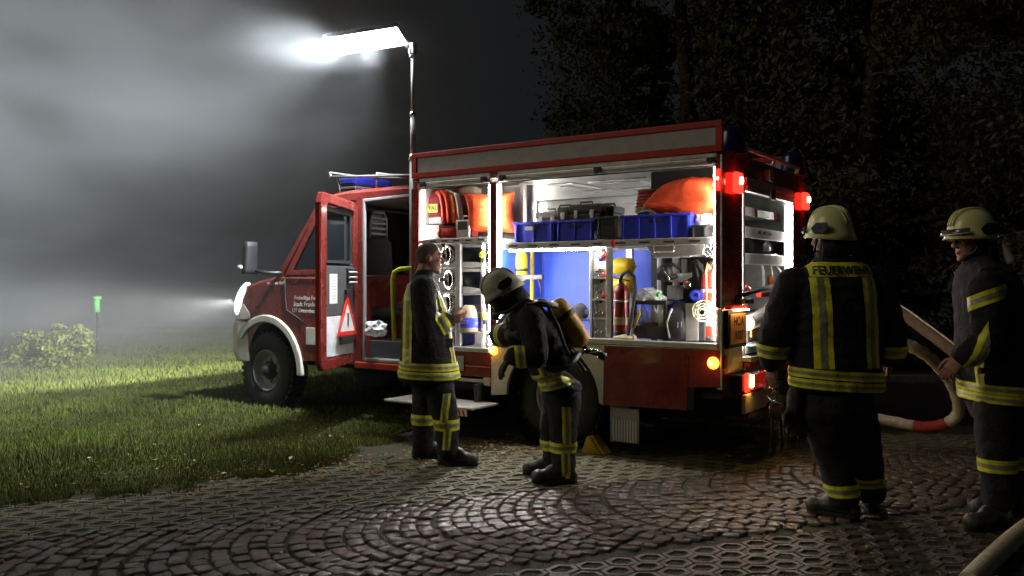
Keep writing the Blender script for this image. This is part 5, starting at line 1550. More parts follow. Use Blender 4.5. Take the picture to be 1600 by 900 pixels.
# wheel chock
c = TW(1.14, -.02, 0)
t = thing('wheel_chock', 'yellow wheel chock on the paving behind the rear wheel', 'wheel chock', (1.02, .02, 0))
part('wedge', MB().prism([(1.02, -.02, .002), (1.20, -.02, .002), (1.145, -.02, .135), (1.125, -.02, .145)], (0, .16, 0)), 'yellow_paint', t, .006)
part('edge', MB().prism([(.985, .0, .002), (1.018, .0, .002), (1.118, .0, .145), (1.10, .0, .14)], (0, .12, 0)), 'yellow_paint', t, .004)

# ================================================================ people
def remesh(mb, voxel, it=2, name='m'):
    me = to_mesh(name, mb, lambda p: tuple(p), False)
    o = bpy.data.objects.new('tmp', me)
    COL.objects.link(o)
    md = o.modifiers.new('r', 'REMESH')
    md.mode = 'VOXEL'
    md.voxel_size = voxel
    md.use_smooth_shade = True
    dg = bpy.context.evaluated_depsgraph_get()
    out = bpy.data.meshes.new_from_object(o.evaluated_get(dg))
    bpy.data.objects.remove(o)
    bpy.data.meshes.remove(me)
    bm = bmesh.new()
    bm.from_mesh(out)
    for _ in range(it):
        bmesh.ops.smooth_vert(bm, verts=bm.verts, factor=.5, use_axis_x=True, use_axis_y=True, use_axis_z=True)
    bm.to_mesh(out)
    bm.free()
    out.polygons.foreach_set('use_smooth', [True] * len(out.polygons))
    out.name = name
    return out
def wrinkle(me, amp, sc=(9, 9, 5), seed=0.0, big=.6):
    nr = [v.normal.copy() for v in me.vertices]
    for v, n in zip(me.vertices, nr):
        c = v.co
        w = noise.noise((c.x * sc[0] + seed, c.y * sc[1], c.z * sc[2]))
        w2 = noise.noise((c.x * sc[0] * 2.3 + c.z * 9, c.y * sc[1] * 2.3 + seed, c.z * sc[2] * 2.6))
        w3 = 1 - abs(noise.noise((c.x * 6 + seed, c.y * 6, c.z * 15))) * 2.2
        v.co = c + n * amp * (w * big + w2 * .4 + w3 * .35)
    me.update()
    return me
def cut(me, planes, off):
    bm = bmesh.new()
    bm.from_mesh(me)
    for co, no in planes:
        bmesh.ops.bisect_plane(bm, geom=bm.verts[:] + bm.edges[:] + bm.faces[:], plane_co=co, plane_no=no, clear_outer=True)
    bm.normal_update()
    for v in bm.verts:
        v.co += v.normal * off
    out = bpy.data.meshes.new('band')
    bm.to_mesh(out)
    bm.free()
    out.polygons.foreach_set('use_smooth', [True] * len(out.polygons))
    return out
def band(fig, src, c, ax, w, name='reflective_band', parent=None, extra=(), off=.004):
    # yellow band with a silver middle, cut from the garment between two planes
    c, ax = Vector(c), Vector(ax).normalized()
    m1 = cut(src, [(c + ax * w / 2, ax), (c - ax * w / 2, -ax)] + list(extra), off)
    if len(m1.polygons) == 0:
        return None
    o = part(name, m1, 'lime_stripe', parent)
    o2 = cut(src, [(c + ax * w / 6, ax), (c - ax * w / 6, -ax)] + list(extra), off + .0025)
    if len(o2.polygons):
        part('silver_band', o2, 'silver_stripe', fig)
    return o
def limb(mb, pts):
    for (p, r), (q, s_) in zip(pts[:-1], pts[1:]):
        mb.cap(p, q, r, s_, 14)
    return mb
def head_shapes(mb, c, F, U, nb, k=1.0):
    c, F, U = Vector(c), Vector(F).normalized(), Vector(U).normalized()
    S = U.cross(F).normalized()
    ax = (F, S, U)
    A = lambda f, s_, u: c + (F * f + S * s_ + U * u) * k
    E_ = lambda f, s_, u, r: mb.ell(A(f, s_, u), tuple(x * k for x in r), 16, 11, ax)
    E_(-.008, 0, .025, (.100, .078, .098))
    E_(.020, 0, -.025, (.075, .066, .085))
    E_(.032, 0, -.070, (.060, .055, .042))
    E_(.072, 0, -.098, (.024, .026, .020))
    mb.cap(A(.090, 0, .022), A(.112, 0, -.022), .009 * k, .014 * k, 10)
    E_(.104, .012, -.026, (.012, .009, .008))
    E_(.104, -.012, -.026, (.012, .009, .008))
    E_(.078, .030, .040, (.018, .028, .009))
    E_(.078, -.030, .040, (.018, .028, .009))
    E_(.062, .040, -.012, (.026, .020, .020))
    E_(.062, -.040, -.012, (.026, .020, .020))
    E_(.086, 0, -.056, (.013, .024, .007))
    E_(.084, 0, -.067, (.013, .020, .007))
    for s_ in (-1, 1):
        mb.ell(A(-.008, .078 * s_, .002), (.022 * k, .008 * k, .033 * k), 12, 8, ax)
        mb.ell(A(-.002, .080 * s_, -.02), (.012 * k, .008 * k, .014 * k), 10, 6, ax)
    mb.cap(A(-.018, 0, -.055), nb, .060 * k, .068 * k)
    return A, S
def face_parts(fig, A, S, F, U):
    for s_ in (-1, 1):
        e = part('eye', MB().ell(A(.0815, .031 * s_, .016), .0115, 14, 10), 'eye_white', fig)
        part('pupil', MB().ell(A(.0905, .031 * s_, .016), (.0035, .0055, .0055), 10, 7, (F, S, U)), 'iris', e)
        part('eyebrow', MB().tube([A(.094, .014 * s_, .040), A(.094, .032 * s_, .046), A(.083, .050 * s_, .041)], .0042, 6), 'hair', fig)
    part('mouth', MB().tube([A(.090, -.022, -.062), A(.099, 0, -.061), A(.090, .022, -.062)], .0022, 6), 'lips', fig)
def hand_shapes(mb, w, d, n, side, r=.0092, curl=.5, L=.185):
    # w wrist, d direction of the fingers, n direction the palm looks, side = thumb direction
    w, d, n = Vector(w), Vector(d).normalized(), Vector(n).normalized()
    n = (n - d * n.dot(d)).normalized()
    s_ = Vector(side)
    s_ = (s_ - d * s_.dot(d) - n * s_.dot(n)).normalized()
    mb.loft([(w - d * .01, s_ * .029, n * .020), (w + d * .03, s_ * .038, n * .019), (w + d * .07, s_ * .043, n * .017), (w + d * .092, s_ * .040, n * .013)], 14, 2.6)
    for i, (o_, ln, cv) in enumerate(((.031, .92, .85), (.0105, 1.0, 1.0), (-.0105, .95, 1.1), (-.031, .76, 1.25))):
        p = w + d * (.088 - .006 * abs(i - 1.2)) + s_ * o_
        a = curl * cv * .55
        rr = r * (1.0 if i < 3 else .9)
        dd = d + s_ * o_ * 1.2
        for sl in (.040, .026, .021):
            dd2 = (dd.normalized() * math.cos(a) + n * math.sin(a)).normalized()
            q = p + dd2 * sl * ln
            mb.cap(p, q, rr, rr * .90, 9)
            p, rr, dd = q, rr * .90, dd2
            a *= 1.05
            n_ = n
    b = w + d * .025 + s_ * .030 + n * .006
    t1 = b + (d * .55 + s_ * .55 + n * .35).normalized() * .040
    t2 = t1 + (d * .85 + s_ * .15 + n * .35).normalized() * .034
    t3 = t2 + (d * .95 - s_ * .05 + n * .4).normalized() * .026
    mb.cap(b, t1, r * 1.5, r * 1.2, 9)
    mb.cap(t1, t2, r * 1.2, r * 1.05, 9)
    mb.cap(t2, t3, r * 1.05, r * .9, 9)
def boot(fig, ankle, toe, gz=0.0, top=.26):
    a, t = Vector(ankle), Vector(toe)
    d = Vector((t.x - a.x, t.y - a.y, 0)).normalized()
    s_ = Vector((-d.y, d.x, 0))
    base = Vector((a.x, a.y, gz))
    mb = MB()
    mb.loft([(base + d * .00 + Vector((0, 0, top)), d * .072, s_ * .066), (base + Vector((0, 0, .16)), d * .066, s_ * .058), (base + Vector((0, 0, .09)), d * .072, s_ * .052), (base - d * .005 + Vector((0, 0, .03)), d * .078, s_ * .044)], 18, 2.3)
    mb.ell(base + d * .10 + Vector((0, 0, .055)), (.125, .050, .048), 16, 10, (d, s_, Vector((0, 0, 1))))
    mb.ell(base + d * .165 + Vector((0, 0, .050)), (.062, .054, .046), 16, 10, (d, s_, Vector((0, 0, 1))))
    mb.ell(base + d * .05 + Vector((0, 0, .09)), (.085, .046, .05), 16, 10, (d, s_, Vector((0, 0, 1))))
    mb.ell(base - d * .05 + Vector((0, 0, .05)), (.045, .045, .048), 12, 8, (d, s_, Vector((0, 0, 1))))
    bme = wrinkle(remesh(mb, .011, 2), .003, (20, 20, 25))
    for v in bme.vertices:
        v.co -= ORG[fig.name][1]
    b = part('boot', bme, 'boot_leather', fig)
    pts = []
    for k in range(24):
        q = 2 * PI * k / 24
        x = math.cos(q)
        y = math.sin(q)
        L = .072 + .155 * (x > 0) * 1.0
        wd = .050 if x > 0 else .045
        pts.append(base + d * (.0 + x * (.232 if x > 0 else .088)) + s_ * math.copysign(abs(y) ** .7, y) * wd + Vector((0, 0, .002)))
    part('sole', MB().prism(pts, (0, 0, .026)), 'rubber', b if False else fig, .005)
    part('toe_cap', MB().ell(base + d * .180 + Vector((0, 0, .050)), (.056, .055, .047), 16, 10, (d, s_, Vector((0, 0, 1)))), 'boot_toe', fig)
    return base, d, s_
def helmet(fig, c, F, U, shell='helmet_shell', visor=True, comb=True, neck=True):
    c, F, U = Vector(c), Vector(F).normalized(), Vector(U).normalized()
    S = U.cross(F).normalized()
    n, m = 36, 12
    vs, fs = [], []
    def pt(t, k):
        # k 0 crown .. m rim
        ph = PI / 2 * k / m
        cx, sx = math.cos(t), math.sin(t)
        drop = .045 + .030 * max(0, -cx) - .022 * max(0, cx)
        z = .138 * math.cos(ph) ** .92 - drop * (k / m) ** 2.5
        rr = math.sin(ph) ** .80
        fl = .016 * max(0, (k - m + 2.0) / 2.0) ** 1.5
        return c + F * (cx * (.142 * rr + fl * (1.5 if cx > 0 else .9)) - .008) + S * sx * (.122 * rr + fl) + U * (z + .012)
    for k in range(1, m + 1):
        vs += [pt(2 * PI * j / n, k) for j in range(n)]
    vs.append(pt(0, 0))
    for k in range(m - 1):
        fs += [(k * n + j, k * n + (j + 1) % n, (k + 1) * n + (j + 1) % n, (k + 1) * n + j) for j in range(n)]
    fs += [(len(vs) - 1, (j + 1) % n, j) for j in range(n)]
    h = part('helmet', MB().add(vs, fs, True), shell, fig, solid=.006)
    if comb:
        cm = MB()
        for s_ in (-.035, 0, .035):
            cm.tube([pt(0, k) * 1.0 + S * s_ * (1 - .5 * k / m) + U * .004 for k in range(m - 3, -1, -1)] + [pt(PI, k) + S * s_ * (1 - .5 * k / m) + U * .004 for k in range(1, m - 2)], .0085 if s_ == 0 else .005, 7)
        part('helmet_ridge', cm, shell, fig)
    for s_ in (1, -1):
        part('side_plate', MB().prism([c + S * s_ * .128 + F * f_ + U * u_ for f_, u_ in ((-.085, .052), (-.01, .058), (.03, .03), (.01, -.005), (-.06, -.012), (-.095, .015))], S * s_ * .008), 'black_plastic', fig, .004)
        part('helmet_bolt', MB().cyl(c + S * s_ * .134 - F * .03 + U * .025, c + S * s_ * .138 - F * .03 + U * .025, .009), 'black_plastic', fig, .003)
    if visor:
        vz = MB()
        a0 = [R(a) for a in range(-62, 63, 6)]
        vz.prism([c + F * (.152 * math.cos(a)) + S * .138 * math.sin(a) + U * .038 for a in a0] + [c + F * (.158 * math.cos(a) + .006) + S * .140 * math.sin(a) + U * .016 for a in reversed(a0)], U * .006 + F * .004)
        part('visor', vz, 'visor', fig, .002)
        part('visor_edge', MB().tube([c + F * (.160 * math.cos(a)) + S * .141 * math.sin(a) + U * .013 for a in a0], .005, 6), 'alu_matt', fig)
    if neck:
        a0 = [R(a) for a in range(95, 266, 9)]
        top = [c + F * (.128 * math.cos(a) - .008) + S * .112 * math.sin(a) - U * .045 for a in a0]
        bot = [c + F * (.120 * math.cos(a) - .02) + S * .118 * math.sin(a) - U * .150 for a in a0]
        k = len(a0)
        part('neck_guard', MB().add(top + bot, [(i, i + 1, k + i + 1, k + i) for i in range(k - 1)], True), 'turnout_cloth', fig, solid=.006)
    a0 = [R(a) for a in range(60, 121, 12)]
    part('chin_strap', MB().tube([c + S * .105 - U * .03 + F * .01, c + S * .085 - U * .10 + F * .045, c - U * .135 + F * .07, c - S * .085 - U * .10 + F * .045, c - S * .105 - U * .03 + F * .01], .008, 6), 'black_trim', fig)
    return h

class Fig:
    def __init__(s, ox, Y, label, gy=None):
        s.S = FPX / Y
        s.Y = Y
        s.gy = HZ + CAMH * FPX / Y
        s.ox = ox
        s.org = Vector(((ox - 800) / FPX * Y, Y, 0))
        s.t = thing('person', label, 'person', s.org, 'W')
    def J(s, x, y, dep=0.0):
        # pixel at depth offset dep from the figure's own plane -> world
        d = s.Y + dep
        return Vector(((x - 800) / FPX * d, d, CAMH + (HZ - y) * d / FPX))
    def loc(s, me):
        # meshes are authored in world coordinates: shift to the root
        for v in me.vertices:
            v.co -= s.org
        me.update()
        return me
    def build(s, name, mb, voxel, m, it=2, wr=None, keep=False):
        me = remesh(mb, voxel, it, name)
        if wr:
            wrinkle(me, *wr)
        s.loc(me)
        part(name, me, m, s.t)
        return me
    def rel(s, p):
        return Vector(p) - s.org
    def band(s, src, c, ax, w, extra=(), name='reflective_band', off=.004):
        return band(s.t, src, s.rel(c), ax, w, name, s.t, [(s.rel(a), b) for a, b in extra], off)

X_, Y_, Z_ = Vector((1, 0, 0)), Vector((0, 1, 0)), Vector((0, 0, 1))

def trousers(f, hipn, hipf, kneen, kneef, ann, anf, waist, wA, wB, r=(.115, .098, .085, .082)):
    legs = []
    mb = MB()
    for h, k, a in ((hipn, kneen, ann), (hipf, kneef, anf)):
        lm = limb(MB(), [(h, r[0]), (h * .5 + k * .5, r[0] * .97), (k, r[1]), (k * .45 + a * .55, r[2]), (a, r[3])])
        legs.append(lm)
        limb(mb, [(h, r[0]), (h * .5 + k * .5, r[0] * .97), (k, r[1]), (k * .45 + a * .55, r[2]), (a, r[3])])
    hc = (hipn + hipf) / 2
    mb.loft([(waist, wA * .95, wB * .95), (waist * .5 + hc * .5, wA, wB), (hc, wA, wB), (hc - Z_ * .06, wA * .85, wB * .85)], 22, 2.3)
    f.build('trousers', mb, .015, 'trouser_cloth', 2, (.013, (10, 10, 7), f.ox))
    return [f.loc(wrinkle(remesh(l, .014, 2), .013, (10, 10, 7), f.ox)) for l in legs]

def jacket(f, secs, arms, collar, amp=.014, r=(.098, .082, .066), cuff=True):
    allm = MB().loft(secs, 26, 2.35)
    torso = MB().loft(secs, 26, 2.35)
    sl = []
    for sh_, el, wr_ in arms:
        w2 = el + (wr_ - el) * .88
        lst = [(sh_, r[0]), (sh_ * .45 + el * .55, r[0] * .93), (el, r[1]), (el * .4 + wr_ * .6, r[1] * .93), (w2, r[2])]
        limb(allm, lst)
        sl.append(f.loc(wrinkle(remesh(limb(MB(), lst), .014, 2), amp, (9, 9, 6), f.ox)))
    for c, A, B in (collar or []):
        pass
    if collar:
        allm.loft(collar, 20, 2.2)
    f.full = f.build('jacket', allm, .0135, 'turnout_cloth', 2, (amp, (9, 9, 6), f.ox))
    to = f.loc(wrinkle(remesh(torso, .015, 2), amp, (9, 9, 6), f.ox))
    return to, sl

def body_mesh(f, headc, F, U, nb, chest, pelvis, lat, arms, hands, legs, hv=.0062, k=.8):
    mb = MB()
    A, S = head_shapes(mb, headc, F, U, nb)
    fr = lat.cross(Z_).normalized()
    mb.loft([(nb, lat * .07, fr * .06), (nb * .7 + chest * .3 , lat * .15, fr * .085), (chest, lat * .165, fr * .105 * k), (chest * .5 + pelvis * .5, lat * .14, fr * .10 * k), (pelvis, lat * .155, fr * .11 * k), (pelvis - Z_ * .08, lat * .13, fr * .09 * k)], 20)
    for (s_, e, w) in arms:
        limb(mb, [(s_, .052), (e, .042), (w, .028)])
    for h in hands:
        hand_shapes(mb, *h)
    for (h, k, a) in legs:
        limb(mb, [(h, .080), (k, .055), (a, .040)])
        mb.cap(a, a - Z_ * .02, .04)
    f.build('body', mb, hv, 'skin', 1)
    return A, S

# ---------------------------------------------------------------- man with bare head, left
f = Fig(688, 6.66, 'bareheaded man in dark turnout gear with lime stripes, facing right by the front compartment')
J = f.J
hc, nb = J(671, 404), J(660, 434, 0)
Fh, Uh = Vector((.985, .10, -.06)).normalized(), Vector((.06, 0, 1)).normalized()
arms = [(J(661, 450, -.20), J(668, 523, -.27), J(701, 498, -.17)), (J(664, 450, .18), J(684, 520, .22), J(703, 499, .06))]
legs = [(J(686, 606, -.11), J(697, 655, -.12), J(701, 705, -.10)), (J(668, 606, .11), J(663, 655, .13), J(661, 703, .14))]
A, S = body_mesh(f, hc, Fh, Uh, nb, J(664, 478), J(672, 595), Y_, arms,
                 [(J(702, 498, -.17), (.9, .25, .08), (.1, .75, .5), (0, .2, 1), .0092, .8), (J(703, 499, .06), (.9, -.25, .08), (.1, -.75, .5), (0, -.2, 1), .0092, .8)], legs)
face_parts(f.t, A, S, Fh, Uh)
# cropped hair
hm = MB()
ax = (Fh, S, Uh)
hm.ell(A(-.010, 0, .027), (.1025, .0805, .1005), 22, 14, ax)
hme = f.loc(remesh(hm, .007, 1))
bm = bmesh.new()
bm.from_mesh(hme)
bmesh.ops.bisect_plane(bm, geom=bm.verts[:] + bm.edges[:] + bm.faces[:], plane_co=f.rel(A(.062, 0, .078)), plane_no=(Fh * .80 - Uh * .60), clear_outer=True)
bmesh.ops.bisect_plane(bm, geom=bm.verts[:] + bm.edges[:] + bm.faces[:], plane_co=f.rel(A(-.05, 0, -.045)), plane_no=(-Uh * .80 + Fh * .6), clear_outer=True)
bm.to_mesh(hme)
bm.free()
part('hair', hme, 'hair', f.t)
secs = [(J(661, 436), Y_ * .10, X_ * .075), (J(661, 446), Y_ * .20, X_ * .115), (J(663, 470), Y_ * .235, X_ * .165), (J(667, 510), Y_ * .235, X_ * .190), (J(669, 550), Y_ * .245, X_ * .205), (J(670, 580), Y_ * .255, X_ * .232), (J(670, 592), Y_ * .255, X_ * .238), (J(670, 594), Y_ * .235, X_ * .215)]
col_ = [(J(659, 447), Y_ * .095, X_ * .080), (J(661, 430), Y_ * .088, X_ * .078), (J(666, 421), Y_ * .084, X_ * .074)]
to, sl = jacket(f, secs, arms, col_)
for y in (569.5, 582.5):
    f.band(to, J(670, y), (.04, 0, 1), .058)
lim = [(J(668, 565), -Z_), (J(668, 440), Z_)]
near = (J(668, 500, -.06), Y_)
f.band(to, J(639, 500), (1, .08, -.02), .070, lim + [near], 'vertical_stripe')
f.band(to, J(700, 500, -.11), (-.25, 1, 0), .062, [(J(668, 565), -Z_), (J(668, 455), Z_), (J(686, 500), -X_)], 'vertical_stripe')
f.band(sl[0], J(693, 505, -.2), (.86, .1, .48), .085, [(J(682, 505, -.2), -X_)], 'sleeve_band')
f.band(sl[1], J(694, 506, .14), (.86, -.3, .48), .085, [(J(684, 505, .14), -X_)], 'sleeve_band')
part('pocket_flap', MB().obox(J(700, 536, -.15), (.035, .02, 0), (-.004, .012, 0), (0, 0, .035)), 'turnout_cloth', f.t, .008)
part('shoulder_patch', MB().obox(J(648, 446, -.13), (.030, 0, .028), (0, .07, -.02), (-.008, 0, .008)), 'lime_stripe', f.t, .003)
lg = trousers(f, *[legs[i][j] for j in range(3) for i in range(2)], J(670, 588), Y_ * .20, X_ * .165)
for l, x, y, d in ((lg[0], 699, 662.5, -.12), (lg[1], 662, 654, .13)):
    f.band(l, J(x, y, d), (0, 0, 1), .085, [], 'leg_band')
f.band(lg[0], J(700, 680, -.1), (1, 0, -.09), .058, [(J(700, 665, -.1), Z_), (J(700, 700, -.1), -Z_), (J(700, 650, -.115), Y_)], 'leg_stripe')
f.band(lg[0], J(698, 630, -.1), (1, 0, -.12), .058, [(J(700, 612, -.1), Z_), (J(700, 656, -.1), -Z_), (J(700, 650, -.10), Y_)], 'leg_stripe')
boot(f.t, J(702, 700, -.10), J(740, 700, -.14))
boot(f.t, J(661, 700, .14), J(690, 700, .14))
pl = solo('orange_tag', MB().obox(J(716, 493, -.05), (.055, .0, .004), (0, .035, .01), (0, -.003, .010)), 'orange_plastic', 'small orange device held by the bareheaded man in front of his chest', 'device', J(716, 493, -.05), 'W', bevel=.006)

# ---------------------------------------------------------------- bending firefighter with mask
f = Fig(868, 6.06, 'firefighter bending forward with grey helmet and breathing mask, one glove hanging down')
J = f.J
hc = J(787, 459, 0)
Fh, Uh = Vector((-.80, -.10, -.60)).normalized(), Vector((-.60, 0, .80)).normalized()
nb = J(812, 478, 0)
arms = [(J(830, 498, -.20), J(838, 556, -.31), J(800, 557, -.32)), (J(812, 498, .16), J(782, 524, .10), J(806, 523, -.17))]
legs = [(J(881, 620, -.11), J(880, 678, -.11), J(881, 728, -.10)), (J(872, 620, .11), J(864, 676, .12), J(866, 722, .12))]
A, S = body_mesh(f, hc, Fh, Uh, nb, J(838, 520), J(869, 604), Y_, arms, [], legs, .009, .5)
gl = MB()
hand_shapes(gl, J(798, 558, -.32), (-.62, -.05, -.78), (.5, .2, -.6), (-.1, .7, .4), .0135, .55)
limb(gl, [(J(806, 556, -.32), .050), (J(796, 560, -.32), .042)])
f.build('glove', gl, .0065, 'glove_cloth', 1)
gl = MB()
hand_shapes(gl, J(805, 523, -.17), (.95, -.05, -.12), (0, .9, -.2), (.1, -.1, .9), .0135, .75)
limb(gl, [(J(798, 523, -.15), .048), (J(808, 523, -.17), .040)])
f.build('glove', gl, .0065, 'glove_grey', 1)
bk = (J(878, 600) - J(815, 480)).normalized()           # along the back
dp = Vector((bk.z, 0, -bk.x)).normalized()               # towards chest or back
def sec(x, y, w, h_, pw=1):
    return (J(x, y), Y_ * w, dp * h_)
secs = [sec(809, 478, .10, .09), sec(818, 490, .20, .13), sec(836, 515, .235, .165), sec(852, 545, .23, .175), sec(866, 575, .23, .165), (J(874, 597), Y_ * .235, X_ * .150), (J(876, 606), Y_ * .235, X_ * .150), (J(876, 609), Y_ * .21, X_ * .13)]
col_ = [(J(812, 484), Y_ * .10, dp * .10), (J(800, 468), Y_ * .095, dp * .092)]
to, sl = jacket(f, secs, arms, col_)
for c, ax in ((J(872, 579), (-.30, 0, 1)), (J(875, 593), (-.30, 0, 1))):
    f.band(to, c, ax, .058)
f.band(to, J(846, 570), (1, 0, .35), .060, [(J(846, 552), Z_), (J(846, 600), -Z_), (J(846, 560, -.12), Y_)], 'vertical_stripe')
f.band(sl[0], J(813, 557, -.32), (1, 0, .12), .070, [(J(813, 541, -.32), Z_)], 'sleeve_band')
f.band(sl[1], J(791, 519, .02), (.55, -.8, .1), .065, [], 'sleeve_band')
part('collar_stripe', MB().tube([J(802, 486, -.12), J(794, 494, -.10), J(800, 503, -.14)], .018, 8), 'silver_stripe', f.t)
lg = trousers(f, *[legs[i][j] for j in range(3) for i in range(2)], J(876, 600), Y_ * .19, X_ * .14, (.110, .095, .086, .082))
for l, x, y, d in ((lg[0], 880, 697.5, -.11), (lg[1], 864, 694, .12)):
    f.band(l, J(x, y, d), (0, 0, 1), .075, [], 'leg_band')
f.band(lg[0], J(884, 660, -.1), (1, 0, .03), .062, [(J(884, 632, -.1), Z_), (J(884, 691, -.1), -Z_), (J(884, 650, -.12), Y_)], 'leg_stripe')
f.band(lg[0], J(883, 718, -.1), (1, 0, .03), .060, [(J(884, 704, -.1), Z_), (J(884, 741, -.1), -Z_), (J(884, 700, -.12), Y_)], 'leg_stripe')
boot(f.t, J(882, 720, -.10), J(840, 720, -.10), 0, .2)
boot(f.t, J(866, 720, .14), J(832, 720, .16), 0, .2)
part('boot_tab', MB().obox(J(887, 737, -.175), (.014, 0, 0), (0, .004, 0), (0, 0, .05)), 'lime_stripe', f.t, .003)
helmet(f.t, A(-.004, 0, .028), Fh, Uh, 'helmet_grey', False, True, True)
mk = MB()
mk.ell(A(.055, 0, -.028), (.068, .076, .088), 18, 12, (Fh, S, Uh))
mk.ell(A(.11, 0, -.075), (.035, .034, .034), 14, 9, (Fh, S, Uh))
f.build('mask', mk, .009, 'black_plastic', 1)
part('mask_glass', MB().ell(A(.075, 0, -.004), (.056, .070, .052), 18, 11, (Fh, S, Uh)), 'visor', f.t)
part('mask_valve', MB().cyl(A(.125, 0, -.085), A(.165, 0, -.105), .030, .026).cyl(A(.15, -.02, -.10), A(.165, -.07, -.10), .012), 'black_plastic', f.t)
part('head_strap', MB().tube([A(.05, .085, -.03), A(-.02, .095, -.03), A(-.08, .07, -.03)], .009, 6).tube([A(.05, -.085, -.03), A(-.02, -.095, -.03), A(-.08, -.07, -.03)], .009, 6), 'glove_grey', f.t)
# his breathing apparatus
t = thing('breathing_apparatus', 'ochre air cylinder on a black carrying plate strapped to the bending firefighter', 'breathing apparatus', J(885, 505, 0), 'W')
c0, c1 = J(912, 540, -.04), J(864, 470, -.04)
off = dp * -.03 if dp.x < 0 else dp * .03
ax = (c1 - c0).normalized()
Lc = (c1 - c0).length
r = .085
part('tank', MB().lathe(c0, ax, [(0, 0), (.03, .002), (r * .75, .022), (r, .07), (r, Lc - .08), (r * .93, Lc - .045), (r * .70, Lc - .012), (r * .35, Lc), (0, Lc)], 28), 'ochre_paint', t)
part('tank_strap', MB().lathe(c0, ax, [(r, Lc * .60), (r * 1.05, Lc * .605), (r * 1.05, Lc * .70), (r, Lc * .705)], 28), 'black_trim', t)
part('tank_rib', MB().lathe(c0, ax, [(r * 1.002, Lc * .30), (r * 1.012, Lc * .305), (r * 1.012, Lc * .325), (r * 1.002, Lc * .33)], 28), 'ochre_paint', t)
part('valve', MB().cyl(c0 + ax * .01, c0 - ax * .06, .024).cyl(c0 - ax * .045, c0 - ax * .05 + X_ * .085 - Z_ * .02, .018).cyl(c0 - ax * .05 + X_ * .08 - Z_ * .02, c0 - ax * .05 + X_ * .125 - Z_ * .04, .030), 'black_plastic', t)
part('valve_chrome', MB().cyl(c0 - ax * .042 + X_ * .02 - Y_ * .02, c0 - ax * .045 + X_ * .07 - Y_ * .02, .014).tube([c0 - ax * .03 - Y_ * .03, c0 - ax * .02 - X_ * .06 - Y_ * .04 - Z_ * .04, c0 + ax * .10 - X_ * .10 - Y_ * .06 - Z_ * .02], .010, 8), 'chrome', t)
inn = (J(868, 560) - (c0 + c1) / 2)
inn = (inn - ax * inn.dot(ax)).normalized()
pm = (c0 + c1) / 2 + inn * (r + .015)
part('back_plate', MB().obox(pm - ax * .04, ax * .30, Y_ * .13, inn * .014), 'black_plastic', t, .01)
part('shoulder_strap', MB().tube([J(870, 478, -.15), J(845, 474, -.19), J(824, 478, -.20), J(818, 500, -.25), J(832, 528, -.24)], .022, 8), 'black_plastic', t)
part('shoulder_strap', MB().tube([J(868, 476, .10), J(842, 470, .12), J(818, 480, .12)], .022, 8), 'black_plastic', t)
part('waist_belt', MB().tube([J(905, 552, -.14), J(890, 572, -.20), J(868, 578, -.25), J(848, 575, -.20), J(842, 572, 0)], .024, 8), 'black_plastic', t)
part('buckle', MB().obox(J(880, 548, -.19), (.010, 0, .03), (0, .008, 0), (.02, 0, -.006)).obox(J(852, 583, -.24), (.012, 0, 0), (0, .008, 0), (0, 0, .022)), 'chrome', t, .002)
part('pressure_hose', MB().tube([c0 - ax * .03, J(896, 566, -.1), J(882, 540, -.22), J(872, 510, -.2), J(856, 478, -.18), J(820, 468, -.16), J(795, 486, -.12), J(773, 492, -.06), A(.14, .0, -.12)], .012, 8), 'rubber', t)

# ---------------------------------------------------------------- firefighter seen from behind
f = Fig(1325, 5.10, 'broad firefighter seen from behind, FEUERWEHR across the shoulders of a dark jacket')
J = f.J
hc, nb = J(1295, 372, .03), J(1302, 408, .02)
Fh, Uh = Vector((-.55, .83, -.06)).normalized(), Vector((-.05, 0, 1)).normalized()
arms = [(J(1240, 446, 0), J(1211, 518, -.02), J(1206, 567, .07)), (J(1368, 446, 0), J(1391, 520, -.03), J(1392, 562, .06))]
legs = [(J(1285, 640, -.02), J(1300, 705, .03), J(1318, 775, 0)), (J(1335, 640, .0), J(1347, 700, .04), J(1361, 768, .14))]
A, S = body_mesh(f, hc, Fh, Uh, nb, J(1303, 470), J(1308, 620), X_, arms,
                 [(J(1205, 568, .07), (.04, .05, -1), (.75, .4, 0), (.3, .9, 0), .0095, .5), (J(1391, 563, .06), (-.08, .1, -1), (-.8, .4, 0), (-.3, .9, 0), .0095, .75)], legs)
face_parts(f.t, A, S, Fh, Uh)
secs = [(J(1302, 406), X_ * .10, Y_ * .085), (J(1303, 418), X_ * .195, Y_ * .12), (J(1303, 445), X_ * .265, Y_ * .160), (J(1303, 490), X_ * .275, Y_ * .18), (J(1304, 540), X_ * .265, Y_ * .18), (J(1306, 585), X_ * .268, Y_ * .185), (J(1307, 606), X_ * .275, Y_ * .188), (J(1307, 610), X_ * .25, Y_ * .165)]
col_ = [(J(1302, 416), X_ * .105, Y_ * .10), (J(1300, 400), X_ * .095, Y_ * .095), (J(1299, 391), X_ * .090, Y_ * .090)]
to, sl = jacket(f, secs, arms, col_, r=(.112, .098, .076))
for y, tl in ((583, -.06), (599, -.06)):
    f.band(to, J(1307, y), (-tl, 0, 1), .054)
back = (J(1303, 480, .0), Y_)
lim = [(J(1303, 572), -Z_), (J(1303, 434), Z_), back]
f.band(to, J(1270, 500), (1, 0, .035), .105, lim, 'vertical_stripe')
f.band(to, J(1345, 500), (1, 0, .035), .085, lim, 'vertical_stripe')
f.band(sl[0], J(1207, 546, .02), (.02, -.2, 1), .080, [], 'sleeve_band')
f.band(sl[1], J(1392, 545, .02), (.0, -.2, 1), .080, [], 'sleeve_band')
